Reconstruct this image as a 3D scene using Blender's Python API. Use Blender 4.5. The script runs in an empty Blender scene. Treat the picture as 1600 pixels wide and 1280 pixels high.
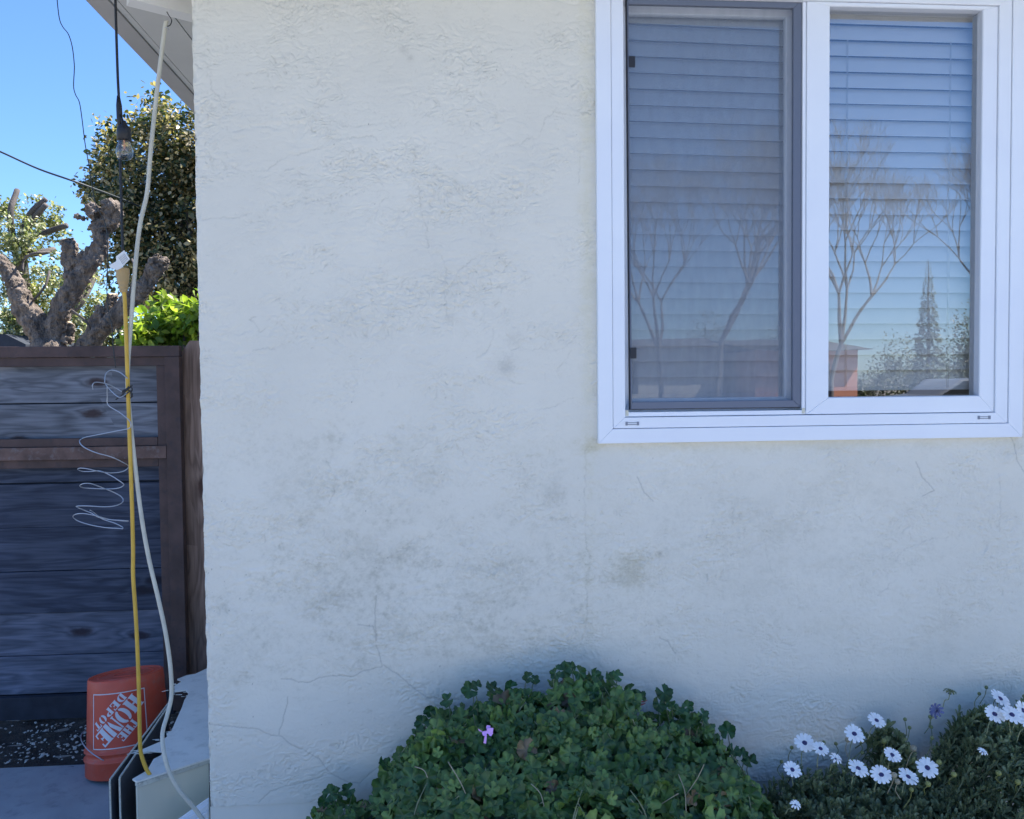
import bpy, math, random
import numpy as np
from mathutils import Vector, Matrix
random.seed(7); rng = np.random.default_rng(11)
R = math.radians
S = bpy.context.scene; C = S.collection
# ------------------------------------------------------------------ camera
F = 1250.0
CAM = np.array([0.0, -2.2, 1.45])
def _rz(a): c, s = math.cos(a), math.sin(a); return np.array([[c,-s,0],[s,c,0],[0,0,1]])
def _rx(a): c, s = math.cos(a), math.sin(a); return np.array([[1,0,0],[0,c,-s],[0,s,c]])
def _ry(a): c, s = math.cos(a), math.sin(a); return np.array([[c,0,s],[0,1,0],[-s,0,c]])
M3 = _rz(R(-4.2156)) @ _rx(R(-1.993)) @ _ry(R(0.5712))
cd = bpy.data.cameras.new('camera'); cam = bpy.data.objects.new('camera', cd); C.objects.link(cam); S.camera = cam
cd.sensor_width = 36.0; cd.lens = F / 1600 * 36; cd.clip_start = 0.05; cd.clip_end = 900
ax, ay, az = M3[:,0], M3[:,2], -M3[:,1]
cam.matrix_world = Matrix([[ax[0],ay[0],az[0],CAM[0]],[ax[1],ay[1],az[1],CAM[1]],[ax[2],ay[2],az[2],CAM[2]],[0,0,0,1]])
def ray(px, py): return M3 @ np.array([(px-800)/F, 1.0, -(py-640)/F])
def at(px, py, Y=0.0):                      # point of the vertical plane y = Y
    d = ray(px, py); return CAM + d*(Y-CAM[1])/d[1]
def atz(px, py, Z=0.0):                     # point of the level plane z = Z
    d = ray(px, py); return CAM + d*(Z-CAM[2])/d[2]
def mirrored(px, py, Y, plane=0.03):        # where something seen reflected in the window stands
    d = ray(px, py); d = np.array([d[0], -d[1], d[2]]); c = np.array([CAM[0], 2*plane-CAM[1], CAM[2]])
    return c + d*(Y-c[1])/d[1]
# ------------------------------------------------------------------ light
SUN_EL, SUN_AZ = R(54), R(60)
W = bpy.data.worlds.new('World'); S.world = W; W.use_nodes = True
nt = W.node_tree; nt.nodes.clear()
sky = nt.nodes.new('ShaderNodeTexSky'); sky.sky_type = 'NISHITA'; sky.sun_disc = False
sky.sun_elevation = SUN_EL; sky.sun_rotation = SUN_AZ; sky.air_density = 1.0; sky.dust_density = 0.3; sky.ozone_density = 1.6
bg = nt.nodes.new('ShaderNodeBackground'); bg.inputs['Strength'].default_value = 0.085
wo = nt.nodes.new('ShaderNodeOutputWorld')
tn = nt.nodes.new('ShaderNodeMix'); tn.data_type = 'RGBA'; tn.blend_type = 'MULTIPLY'; tn.inputs[0].default_value = 1.0; tn.inputs[7].default_value = (.63,.865,1.22,1)
nt.links.new(sky.outputs[0], tn.inputs[6]); nt.links.new(tn.outputs[2], bg.inputs[0]); nt.links.new(bg.outputs[0], wo.inputs[0])
sd = Vector((math.sin(SUN_AZ)*math.cos(SUN_EL), math.cos(SUN_AZ)*math.cos(SUN_EL), math.sin(SUN_EL)))
sl = bpy.data.lights.new('sun', 'SUN'); sl.energy = 5.0; sl.angle = R(0.5); sl.color = (1.0, .95, .88)
so = bpy.data.objects.new('sun', sl); so.rotation_euler = sd.to_track_quat('Z', 'Y').to_euler(); C.objects.link(so)
S.view_settings.view_transform = 'Standard'; S.view_settings.look = 'None'
S.view_settings.exposure = 1.46; S.view_settings.gamma = 1.0
# ------------------------------------------------------------------ helpers
def tag(o, label=None, cat=None, group=None, kind=None):
    if label: o['label'] = label
    if cat: o['category'] = cat
    if group: o['group'] = group
    if kind: o['kind'] = kind
    return o
def thing(name, loc, label, cat, group=None):
    o = bpy.data.objects.new(name, None); o.location = [float(v) for v in loc]; o.empty_display_size = .05
    C.objects.link(o); return tag(o, label, cat, group)
def origin(p):
    v = np.zeros(3)
    while p is not None: v = v + np.array(p.location); p = p.parent
    return v
def link(name, me, mats, parent=None, base=None):
    for m in (mats if isinstance(mats, (list, tuple)) else [mats]): me.materials.append(m)
    o = bpy.data.objects.new(name, me); C.objects.link(o)
    if parent is not None: o.parent = parent
    elif base is not None: o.location = [float(v) for v in base]
    return o
class MB:
    def __init__(s): s.v = []; s.f = []; s.m = []; s.c = []; s.mi = 0; s.col = (1,1,1)
    def add(s, vs, fs):
        n = len(s.v); s.v += [tuple(map(float, q)) for q in vs]; s.c += [s.col]*len(vs)
        for q in fs: s.f.append(tuple(i+n for i in q)); s.m.append(s.mi)
    def box(s, x0, x1, y0, y1, z0, z1):
        s.add([(x0,y0,z0),(x1,y0,z0),(x1,y1,z0),(x0,y1,z0),(x0,y0,z1),(x1,y0,z1),(x1,y1,z1),(x0,y1,z1)],
              [(0,3,2,1),(4,5,6,7),(0,1,5,4),(1,2,6,5),(2,3,7,6),(3,0,4,7)])
    def prism(s, pts, d):                    # polygon pts (3-D) pushed along d
        pts = [np.array(p, float) for p in pts]; d = np.array(d, float); n = len(pts)
        s.add(pts+[p+d for p in pts], [tuple(range(n))[::-1], tuple(range(n, 2*n))]+[(i,(i+1)%n,(i+1)%n+n,i+n) for i in range(n)])
    def tube(s, pts, rad, n=8, cap=True, rough=0.0, flat=1.0):
        pts = [np.array(p, float) for p in pts]; k = len(pts)
        if not hasattr(rad, '__len__'): rad = [rad]*k
        t0 = pts[1]-pts[0]; u = np.cross(t0, (0,0,1)); 
        if np.linalg.norm(u) < 1e-5*max(1e-9,np.linalg.norm(t0)) or np.linalg.norm(u) < 1e-9: u = np.array([1.,0,0])
        u /= np.linalg.norm(u); vs = []; ph = [random.uniform(0,6.28) for _ in range(3)]
        for i in range(k):
            t = pts[min(i+1,k-1)]-pts[max(i-1,0)]; L = np.linalg.norm(t); t = t/L if L > 0 else np.array([0,0,1.])
            u = u-t*np.dot(u,t); u /= max(np.linalg.norm(u),1e-9); w = np.cross(t,u)
            for j in range(n):
                a = 2*math.pi*j/n; r = rad[i]
                if rough: r *= 1+rough*(.5*math.sin(3*a+ph[0]+i*.35)+.35*math.sin(5*a+ph[1]-i*.5)+random.uniform(-.4,.4))
                vs.append(pts[i]+r*(u*math.cos(a)+w*math.sin(a)*flat))
        fs = [(i*n+j,i*n+(j+1)%n,(i+1)*n+(j+1)%n,(i+1)*n+j) for i in range(k-1) for j in range(n)]
        if cap: fs += [tuple(range(n))[::-1], tuple(range((k-1)*n, k*n))]
        s.add(vs, fs)
    def lathe(s, base, axis, prof, n=32, cap0=False, cap1=False):   # prof: (height, radius)
        axis = np.array(axis,float); axis /= np.linalg.norm(axis); u = np.cross(axis,(0,1,0)); u /= np.linalg.norm(u); w = np.cross(axis,u)
        vs = [np.array(base)+axis*h+r*(u*math.cos(2*math.pi*j/n)+w*math.sin(2*math.pi*j/n)) for h,r in prof for j in range(n)]
        k = len(prof); fs = [(i*n+j,i*n+(j+1)%n,(i+1)*n+(j+1)%n,(i+1)*n+j) for i in range(k-1) for j in range(n)]
        if cap0: fs.append(tuple(range(n))[::-1])
        if cap1: fs.append(tuple(range((k-1)*n,k*n)))
        s.add(vs, fs)
    def build(s, name, mats, parent=None, base=None, smooth=False, bevel=0, autos=None, color=False):
        o0 = origin(parent) if parent is not None else (np.array(base) if base is not None else np.zeros(3))
        me = bpy.data.meshes.new(name); v = np.array(s.v)-o0
        me.from_pydata([tuple(q) for q in v], [], s.f); me.update()
        me.polygons.foreach_set('material_index', s.m)
        if smooth: me.polygons.foreach_set('use_smooth', [True]*len(s.f))
        if color:
            a = me.color_attributes.new('tint', 'FLOAT_COLOR', 'POINT'); a.data.foreach_set('color', np.array([(*c,1) for c in s.c]).ravel())
        o = link(name, me, mats, parent, base)
        if bevel:
            b = o.modifiers.new('bevel', 'BEVEL'); b.width = bevel; b.segments = 2; b.limit_method = 'ANGLE'
        return o
def bulk(name, V, Fc, mats, parent, col=None, smooth=False):   # V (n,3) world, Fc list of arrays of same-size faces
    me = bpy.data.meshes.new(name); V = V - origin(parent) if parent is not None else V
    me.vertices.add(len(V)); me.vertices.foreach_set('co', V.astype(np.float32).ravel())
    loops = np.concatenate([f.ravel() for f in Fc]); tot = np.concatenate([np.full(len(f), f.shape[1]) for f in Fc])
    me.loops.add(len(loops)); me.loops.foreach_set('vertex_index', loops.astype(np.int32))
    me.polygons.add(len(tot)); me.polygons.foreach_set('loop_start', np.concatenate([[0],np.cumsum(tot)[:-1]]).astype(np.int32))
    me.polygons.foreach_set('loop_total', tot.astype(np.int32))
    if smooth: me.polygons.foreach_set('use_smooth', np.ones(len(tot), bool))
    me.update(calc_edges=True); me.validate()
    if col is not None:
        a = me.color_attributes.new('tint', 'FLOAT_COLOR', 'POINT'); a.data.foreach_set('color', np.concatenate([col, np.ones((len(col),1))],1).astype(np.float32).ravel())
    return link(name, me, mats, parent)
def nrm(a): return a/np.maximum(np.linalg.norm(a, axis=-1, keepdims=True), 1e-9)
def frames(nor, d):                         # (n,3) normals and rough tip directions -> (n,3,3) with columns side, tip, normal
    nor = nrm(nor); d = nrm(d-nor*np.sum(d*nor,1,keepdims=True)); s_ = np.cross(d, nor); return np.stack([s_, d, nor], 2)
def scatter(name, T, TF, pos, fr, size, col, mats, parent, tcol=None, smooth=True):
    n, k = len(pos), len(T)
    V = np.einsum('nij,kj->nki', fr, T)*np.asarray(size).reshape(-1,1,1)+pos[:,None,:]
    cc = np.repeat(col[:,None,:], k, 1)
    if tcol is not None: cc = cc*tcol[None,:,None]
    Fc = [(np.array(TF)[None]+np.arange(n)[:,None,None]*k).reshape(-1, len(TF[0]))]
    return bulk(name, V.reshape(-1,3), Fc, mats, parent, cc.reshape(-1,3), smooth)
# ------------------------------------------------------------------ materials
def mat(name, col=(.5,.5,.5), rough=.6, **k):
    m = bpy.data.materials.new(name); m.use_nodes = True; b = m.node_tree.nodes['Principled BSDF']
    b.inputs['Base Color'].default_value = (*col,1); b.inputs['Roughness'].default_value = rough
    b.inputs['Metallic'].default_value = k.get('metal', 0); b.inputs['Specular IOR Level'].default_value = k.get('spec', .5)
    return m
def N(m, t, **k):
    n = m.node_tree.nodes.new(t)
    for a, v in k.items():
        if a in n.inputs: n.inputs[a].default_value = v
        else: setattr(n, a, v)
    return n
def L(m, a, b): m.node_tree.links.new(a, b)
def bsdf(m): return m.node_tree.nodes['Principled BSDF']
def mixc(m, fac, a, b, mode='MIX'):
    n = N(m, 'ShaderNodeMix', data_type='RGBA', blend_type=mode)
    for i, v in ((0,fac),(6,a),(7,b)):
        if isinstance(v, bpy.types.NodeSocket): L(m, v, n.inputs[i])
        elif isinstance(v, tuple): n.inputs[i].default_value = (*v,1)
        else: n.inputs[i].default_value = v
    return n.outputs[2]
def noise(m, scale, detail=4, stretch=(1,1,1), rough=.55, dist=0):
    tc = N(m, 'ShaderNodeTexCoord'); mp = N(m, 'ShaderNodeMapping'); mp.inputs['Scale'].default_value = stretch
    L(m, tc.outputs['Object'], mp.inputs[0]); n = N(m, 'ShaderNodeTexNoise', Scale=scale, Detail=detail, Roughness=rough, Distortion=dist)
    L(m, mp.outputs[0], n.inputs['Vector']); return n.outputs['Fac']
def ramp(m, src, stops):
    r = N(m, 'ShaderNodeValToRGB'); e = r.color_ramp.elements
    while len(e) < len(stops): e.new(.5)
    for i,(p,c) in enumerate(stops): e[i].position = p; e[i].color = (*c,1) if isinstance(c, tuple) else (c,c,c,1)
    L(m, src, r.inputs[0]); return r.outputs[0]
def bump(m, h, strength=.3, dist=.002, prev=None):
    b = N(m, 'ShaderNodeBump', Strength=strength, Distance=dist); L(m, h, b.inputs['Height'])
    if prev is not None: L(m, prev, b.inputs['Normal'])
    L(m, b.outputs[0], bsdf(m).inputs['Normal']); return b.outputs[0]
def worn(name, col, rough=.6, var=.25, scale=12, bs=.2, bd=.002, spec=.5, stretch=(1,1,1), dirt=None):
    m = mat(name, col, rough, spec=spec); n = noise(m, scale, 6, stretch)
    a = tuple(c*(1-var) for c in col); b = tuple(min(1,c*(1+var)) for c in col)
    c = ramp(m, n, [(.3,a),(.7,b)])
    if dirt: c = mixc(m, ramp(m, noise(m, scale*2.7, 8, stretch, .7), [(.52,0.),(.68,.8)]), c, dirt)
    L(m, c, bsdf(m).inputs['Base Color']); bump(m, noise(m, scale*8, 6, stretch), bs, bd); return m
def leafmat(name, trans=.3, rough=.45, spec=.4):
    m = mat(name, (.1,.2,.05), rough, spec=spec); a = N(m, 'ShaderNodeVertexColor', layer_name='tint')
    n = noise(m, 60, 3); c = mixc(m, 1.0, a.outputs[0], ramp(m, n, [(.3,.75),(.7,1.2)]), 'MULTIPLY'); L(m, c, bsdf(m).inputs['Base Color'])
    t = N(m, 'ShaderNodeBsdfTranslucent'); L(m, mixc(m, 1.0, c, (1.5,1.6,.7), 'MULTIPLY'), t.inputs[0]); x = N(m, 'ShaderNodeMixShader'); x.inputs[0].default_value = trans
    L(m, bsdf(m).outputs[0], x.inputs[1]); L(m, t.outputs[0], x.inputs[2]); L(m, x.outputs[0], m.node_tree.nodes['Material Output'].inputs[0]); return m
# stucco: colour from stains and painted groove shade (attribute) and noise, relief is in the mesh
STUCCO = (.73,.70,.61)
m_stucco = mat('painted_stucco', STUCCO, .75, spec=.25)
sa = N(m_stucco, 'ShaderNodeVertexColor', layer_name='tint')
c = mixc(m_stucco, 1.0, ramp(m_stucco, noise(m_stucco, 3, 5), [(.3,tuple(v*.95 for v in STUCCO)),(.7,tuple(min(1,v*1.03) for v in STUCCO))]), sa.outputs[0], 'MULTIPLY')
spk = ramp(m_stucco, noise(m_stucco, 95, 2), [(.79,0.),(.82,.55)])
L(m_stucco, mixc(m_stucco, spk, c, (.25,.23,.19)), bsdf(m_stucco).inputs['Base Color'])
b1 = bump(m_stucco, noise(m_stucco, 45, 8, (1,1,2.2), .65), .35, .003); bump(m_stucco, noise(m_stucco, 420, 3), .2, .0006, b1)
m_stucco_plain = worn('stucco_plain', STUCCO, .8, .05, 6)
m_trim = worn('white_trim_paint', (.74,.74,.72), .5, .05, 5, .1)
m_trim_grey = worn('grey_soffit_paint', (.36,.35,.34), .6, .08, 5, .1)
m_soffit = worn('soffit_paint', (.50,.50,.48), .6, .05, 5, .1)
m_black = mat('groove_dark', (.03,.03,.03), .9)
m_roof = worn('roof_shingle', (.09,.085,.08), .9, .3, 30, .6)
m_vinyl = mat('white_vinyl', (.80,.82,.86), .32, spec=.5)
L(m_vinyl, ramp(m_vinyl, noise(m_vinyl, 4, 5), [(.3,(.77,.80,.86)),(.7,(.82,.85,.89))]), bsdf(m_vinyl).inputs['Base Color'])
m_seam = mat('vinyl_seam', (.25,.27,.32), .7); m_bead = mat('grey_glazing_bead', (.55,.58,.64), .5)
m_corner = mat('yellowed_plastic', (.62,.60,.48), .5)
m_scrframe = mat('screen_frame_grey', (.13,.15,.20), .45)
m_scrdark = mat('screen_gasket', (.02,.022,.03), .6)
m_blind = mat('blind_slat_white', (.88,.90,.92), .42)
m_cordw = mat('blind_cord', (.7,.7,.68), .8)
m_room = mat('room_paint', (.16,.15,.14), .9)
def glass(name, ior, refl, tint=(1,1,1)):
    m = bpy.data.materials.new(name); m.use_nodes = True; t = m.node_tree; t.nodes.clear()
    o = t.nodes.new('ShaderNodeOutputMaterial'); x = t.nodes.new('ShaderNodeMixShader'); tr = t.nodes.new('ShaderNodeBsdfTransparent'); g = t.nodes.new('ShaderNodeBsdfGlossy')
    tr.inputs[0].default_value = (*tint,1); g.inputs['Roughness'].default_value = 0.0
    lw = t.nodes.new('ShaderNodeFresnel'); lw.inputs[0].default_value = ior; mm = t.nodes.new('ShaderNodeMath'); mm.operation = 'ADD'; mm.inputs[1].default_value = refl; mm.use_clamp = True
    tc = t.nodes.new('ShaderNodeTexCoord'); ns = t.nodes.new('ShaderNodeTexNoise'); ns.inputs['Scale'].default_value = 2.5; bp = t.nodes.new('ShaderNodeBump'); bp.inputs['Strength'].default_value = .25; bp.inputs['Distance'].default_value = .002
    t.links.new(tc.outputs['Object'], ns.inputs['Vector']); t.links.new(ns.outputs[0], bp.inputs['Height']); t.links.new(bp.outputs[0], g.inputs['Normal'])
    t.links.new(lw.outputs[0], mm.inputs[0]); t.links.new(mm.outputs[0], x.inputs[0]); t.links.new(tr.outputs[0], x.inputs[1]); t.links.new(g.outputs[0], x.inputs[2]); t.links.new(x.outputs[0], o.inputs[0]); return m
m_glass = glass('double_glazing', 1.5, .25, (.985,1,1))
m_bulb = glass('bulb_glass', 1.45, .0)
bt = m_bulb.node_tree; lwn = bt.nodes.new('ShaderNodeLayerWeight'); pw_ = bt.nodes.new('ShaderNodeMath'); pw_.operation = 'POWER'; pw_.inputs[1].default_value = 3.0; sc2 = bt.nodes.new('ShaderNodeMath'); sc2.operation = 'MULTIPLY_ADD'; sc2.inputs[1].default_value = .5; sc2.inputs[2].default_value = .10
bt.links.new(lwn.outputs['Facing'], pw_.inputs[0]); bt.links.new(pw_.outputs[0], sc2.inputs[0]); bt.links.new(sc2.outputs[0], [n for n in bt.nodes if n.type == 'MIX_SHADER'][0].inputs[0])
# insect screen: woven cloth, half open
m_mesh = bpy.data.materials.new('insect_mesh'); m_mesh.use_nodes = True
t = m_mesh.node_tree; b = bsdf(m_mesh); b.inputs['Base Color'].default_value = (.19,.23,.30,1); b.inputs['Roughness'].default_value = .6
x = t.nodes.new('ShaderNodeMixShader'); tr = t.nodes.new('ShaderNodeBsdfTransparent')
L(m_mesh, ramp(m_mesh, noise(m_mesh, 14, 6, (3,1,1)), [(.25,.36),(.75,.46)]), x.inputs[0])
L(m_mesh, tr.outputs[0], x.inputs[1]); L(m_mesh, b.outputs[0], x.inputs[2]); L(m_mesh, x.outputs[0], t.nodes['Material Output'].inputs[0])
m_rust = worn('rusted_steel', (.085,.052,.046), .75, .35, 9, .3, .002, dirt=(.05,.038,.042))
def wood(name, ca, cb, knot=(.05,.03,.025), axis='X', sc=1.0, off=0.0):
    m = mat(name, ca, .75, spec=.25); tc = N(m, 'ShaderNodeTexCoord'); sp_ = N(m, 'ShaderNodeSeparateXYZ'); L(m, tc.outputs['Object'], sp_.inputs[0])
    cb_ = N(m, 'ShaderNodeCombineXYZ'); ix = ('X','Z') if axis == 'X' else ('Z','X'); L(m, sp_.outputs[ix[0]], cb_.inputs[0]); L(m, sp_.outputs[ix[1]], cb_.inputs[1]); cb_.inputs[2].default_value = off
    def nz_(scale, st, det=4, dist=0.0):
        mp = N(m, 'ShaderNodeMapping'); mp.inputs['Scale'].default_value = st; mp.inputs['Location'].default_value = (off,off*.7,off); L(m, cb_.outputs[0], mp.inputs[0]); n = N(m, 'ShaderNodeTexNoise', Scale=scale, Detail=det, Distortion=dist); L(m, mp.outputs[0], n.inputs['Vector']); return n.outputs['Fac']
    mp = N(m, 'ShaderNodeMapping'); mp.inputs['Scale'].default_value = (2.6,6.5,1); mp.inputs['Location'].default_value = (off,off*1.3,0); L(m, cb_.outputs[0], mp.inputs[0])
    vo = N(m, 'ShaderNodeTexVoronoi', voronoi_dimensions='2D', Scale=1.0); L(m, mp.outputs[0], vo.inputs['Vector']); sc_ = N(m, 'ShaderNodeSeparateColor'); L(m, vo.outputs['Color'], sc_.inputs[0]); off_ = N(m, 'ShaderNodeMath', operation='LESS_THAN'); off_.inputs[1].default_value = .42; L(m, sc_.outputs[0], off_.inputs[0])
    kd0 = N(m, 'ShaderNodeMath', operation='ADD'); L(m, vo.outputs['Distance'], kd0.inputs[0]); L(m, off_.outputs[0], kd0.inputs[1]); kd = kd0.outputs[0]
    a = N(m, 'ShaderNodeMath', operation='MULTIPLY'); a.inputs[1].default_value = 30*sc; L(m, nz_(3.5, (.55,4.5,1), 3, .6), a.inputs[0])
    k2 = N(m, 'ShaderNodeMath', operation='MULTIPLY'); k2.inputs[1].default_value = 14; L(m, ramp(m, kd, [(0.,1.),(.22,.35),(.5,0.)]), k2.inputs[0])
    ad = N(m, 'ShaderNodeMath', operation='ADD'); L(m, a.outputs[0], ad.inputs[0]); L(m, k2.outputs[0], ad.inputs[1]); wv = N(m, 'ShaderNodeMath', operation='SINE'); L(m, ad.outputs[0], wv.inputs[0])
    mr = N(m, 'ShaderNodeMapRange'); mr.inputs[1].default_value = -1; L(m, wv.outputs[0], mr.inputs[0])
    g = ramp(m, mr.outputs[0], [(0.,tuple(v*.85 for v in ca)),(.2,ca),(1.,cb)])
    g = mixc(m, 1., g, ramp(m, nz_(40, (.12,2.2,1), 5), [(.3,.75),(.7,1.2)]), 'MULTIPLY'); g = mixc(m, 1., g, ramp(m, nz_(2.5, (1,1,1), 4), [(.3,.72),(.7,1.2)]), 'MULTIPLY')
    ring_ = N(m, 'ShaderNodeMath', operation='ADD'); L(m, kd, ring_.inputs[0]); n2 = N(m, 'ShaderNodeMath', operation='MULTIPLY'); n2.inputs[1].default_value = .10; L(m, nz_(30, (1,1,1), 3), n2.inputs[0]); L(m, n2.outputs[0], ring_.inputs[1])
    g = mixc(m, ramp(m, ring_.outputs[0], [(.10,.92),(.145,.75),(.19,.15),(.26,0.)]), g, knot)
    L(m, g, bsdf(m).inputs['Base Color']); bump(m, mr.outputs[0], .25, .0012); return m
m_board = wood('weathered_board', (.145,.155,.18), (.20,.213,.245), (.05,.03,.028), off=1.7)
m_board_lo = wood('dark_board', (.045,.056,.088), (.070,.084,.122), (.014,.012,.02), off=4.1)
m_board_li = wood('grey_blue_board', (.105,.12,.165), (.145,.16,.215), (.03,.022,.03))
m_picket = wood('brown_picket', (.25,.165,.125), (.32,.215,.165), (.08,.04,.03), 'Z', off=2.2)
m_dkboard = worn('dark_kickboard', (.022,.026,.04), .8, .3, 20)
m_soil = worn('dark_soil', (.065,.054,.045), .95, .5, 20, 1, .02)
m_ground = worn('pale_dry_ground', (.26,.24,.205), .95, .25, .8, .5)
m_street = worn('asphalt_street', (.17,.17,.165), .9, .2, 5, .3)
m_slab = worn('concrete_path', (.34,.35,.36), .85, .12, 7, .3, dirt=(.24,.25,.26))
m_chip = mat('wood_chip', (.45,.43,.38), .8)
m_bucket = worn('faded_red_plastic', (.62,.095,.05), .5, .14, 10, .1, dirt=(.52,.15,.11))
m_logo_red = mat('logo_red_print', (.60,.07,.035), .5)
m_logo = worn('white_print', (.70,.66,.68), .6, .06, 30, .05)
m_wire = mat('galvanised_wire', (.42,.45,.5), .4, metal=.6)
m_hook = mat('dark_steel', (.05,.05,.055), .5, metal=.5)
m_blackrubber = mat('black_rubber', (.012,.013,.017), .5)
m_cream_cord = worn('cream_vinyl_cord', (.56,.54,.45), .5, .1, 30, .1)
m_yellow = worn('yellow_vinyl_cord', (.62,.38,.045), .45, .12, 25, .1)
m_tan = worn('tan_plug_plastic', (.42,.29,.13), .5, .12, 25, .1)
m_tag = mat('white_tag_paper', (.72,.72,.70), .6)
m_ink = mat('tag_print', (.12,.12,.14), .7)
m_ply = worn('painted_plywood', (.78,.76,.69), .65, .06, 8, .35, .002, stretch=(1,1,.3), dirt=(.62,.60,.53))
m_ply_front = worn('beige_plywood', (.66,.63,.50), .65, .08, 5, .3, .001, stretch=(1,1,.15))
m_ply_dark = worn('dark_underlayer', (.028,.026,.03), .85, .5, 30, .5, .003)
m_panel_grey = worn('grey_panel', (.10,.11,.13), .7, .15, 9, .15)
m_edge = worn('cream_edge', (.55,.54,.46), .65, .15, 30, .2, dirt=(.3,.28,.22))
m_ger = leafmat('geranium_leaf', .18, .42)
m_daisy = leafmat('daisy_leaf', .2, .5)
m_stem = worn('plant_stem', (.22,.24,.13), .6, .3, 30)
m_drystem = worn('dry_stem', (.33,.29,.2), .7, .3, 30)
m_petal = mat('white_petal', (.86,.86,.84), .5)
m_petal_dk = mat('purple_petal_back', (.13,.14,.27), .5)
m_eye = mat('daisy_eye', (.03,.03,.11), .6)
m_bud = worn('green_bud', (.12,.15,.06), .5, .2, 60)
m_budy = worn('yellow_bud', (.20,.21,.06), .5, .2, 60)
m_pink = mat('pink_petal', (.60,.33,.75), .5)
m_redbud = mat('reddish_bud', (.30,.08,.07), .6)
m_treeleaf = leafmat('tree_leaf', .3, .4, .5)
m_bark = worn('tree_bark', (.27,.215,.17), .95, .6, 16, 1, .035, stretch=(1,1,.4), dirt=(.03,.022,.018))
m_cut = worn('cut_wood', (.48,.37,.24), .8, .2, 12)
m_darkbark = worn('grey_bark', (.10,.085,.075), .9, .3, 9, .8, .01)
m_cable = mat('utility_cable', (.02,.03,.035), .6)
# ------------------------------------------------------------------ ground
def sheet(name, x0,x1,y0,y1,z,m):
    b = MB(); b.add([(x0,y0,z),(x1,y0,z),(x1,y1,z),(x0,y1,z)],[(0,1,2,3)]); return tag(b.build(name, m), kind='structure')
sheet('ground', -400,400,-400,400,-0.012, m_ground)
sheet('street', -60,60,-17,-10,-0.004, m_street)
p0 = atz(0,1207,.0); p1 = atz(143,1197,.0)
kerb = (p0[1]+p1[1])/2+.005
# soil bed between the path and the gate, slightly lumpy
n = 70; xs = np.linspace(-4.2,-.70,n); ys = np.linspace(kerb-.02,1.5,34)
gx, gy = np.meshgrid(xs, ys); gz = .0+.012*np.sin(gx*17+gy*9)*np.sin(gy*23)+rng.uniform(-.006,.006,gx.shape)
V = np.stack([gx,gy,gz],2).reshape(-1,3); ii = np.arange(34*n).reshape(34,n)
Fq = np.stack([ii[:-1,:-1],ii[:-1,1:],ii[1:,1:],ii[1:,:-1]],2).reshape(-1,4)
tag(bulk('soil_bed', V, [Fq], m_soil, None, smooth=True), kind='structure')
b = MB(); b.box(-4.2, -1.10, -3.0, kerb, -.06, .012); tag(b.build('path', m_slab, bevel=.006), kind='structure')
sheet('planting_bed', -1.0,4,-1.5,0,.0, worn('dry_mulch', (.20,.17,.14), .95, .4, 20, 1, .02))
b = MB(); b.box(-1.05,6,-3.6,-1.0,-.06,.014); tag(b.build('bounce_path', worn('bounce_concrete', (.62,.61,.58), .85, .1, 5), bevel=.006), kind='structure')  # out-of-view pale slab added to bounce light onto the lower wall
# pale wood chips
k = 950; cx = rng.uniform(-2.3,-.72,k); cy = kerb+.01+(1.3-kerb)*rng.beta(1.0,1.3,k)
sel = rng.random(k) < np.where((cy < kerb+.05)|(cx > -1.75), 1, .38); cx, cy = cx[sel], cy[sel]; k = len(cx)
T = np.array([(-.5,-.3,0),(.1,-.42,.1),(.5,-.1,0),(.35,.35,.12),(-.3,.4,0),(0,0,.3)])
TF = [(0,1,5),(1,2,5),(2,3,5),(3,4,5),(4,0,5)]
a = rng.uniform(0,6.28,k); nor = np.stack([rng.normal(0,.3,k),rng.normal(-.2,.3,k),np.ones(k)],1)
o = scatter('bark_chips', T, TF, np.stack([cx,cy,np.full(k,.02)],1), frames(nor, np.stack([np.cos(a),np.sin(a),0*a],1)), rng.uniform(.004,.016,k)*rng.uniform(.6,1.3,k), np.tile([[.45,.43,.38]],(k,1)), m_chip, None, smooth=False)
tag(o, 'pale wood chips strewn over the dark soil in front of the gate', 'wood chips', kind='stuff')
# ------------------------------------------------------------------ house
XL = at(314,640)[0]                         # left corner of the front wall
ZE = 2.55                                   # height of the left eave
house = thing('house', (XL+3,0,0), 'cream stucco house wall with white sliding window', 'house')
wx0, wx1 = at(931,400)[0], at(1593,400)[0]; wz0 = (at(932,693)[2]+at(1590,682)[2])/2; wz1 = wz0+1.292
# relief of the trowelled stucco
G = .0022; GX0, GX1, GZ0, GZ1 = XL, 1.85, .30, 2.70
nx = int((GX1-GX0)/G)+1; nz = int((GZ1-GZ0)/G)+1
X = GX0+np.arange(nx)*G; Z = GZ0+np.arange(nz)*G
kx = np.fft.fftfreq(nx, G)[None,:]; kz = np.fft.fftfreq(nz, G)[:,None]
def field(lx, lz, lo=None):                 # smooth gaussian noise with correlation lengths lx, lz (m); lo: band-pass
    a = np.fft.fft2(rng.standard_normal((nz,nx))); q = (kx*lx)**2+(kz*lz)**2
    flt = np.exp(-q*2)
    if lo: flt = flt*(1-np.exp(-((kx*lx*lo)**2+(kz*lz*lo)**2)*2))
    f = np.real(np.fft.ifft2(a*flt)); return f/f.std()
def sig(a): return 1/(1+np.exp(-np.clip(a,-40,40)))
def warp(f, dx, dz):
    i = np.clip(np.arange(nz)[:,None]+(dz/G), 0, nz-1).astype(int); j = np.clip(np.arange(nx)[None,:]+(dx/G), 0, nx-1).astype(int); return f[i,j]
big = field(.16,.10); mask = .12+.88*sig((big-.15)*3.5)                     # where the trowel left wrinkles
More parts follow.
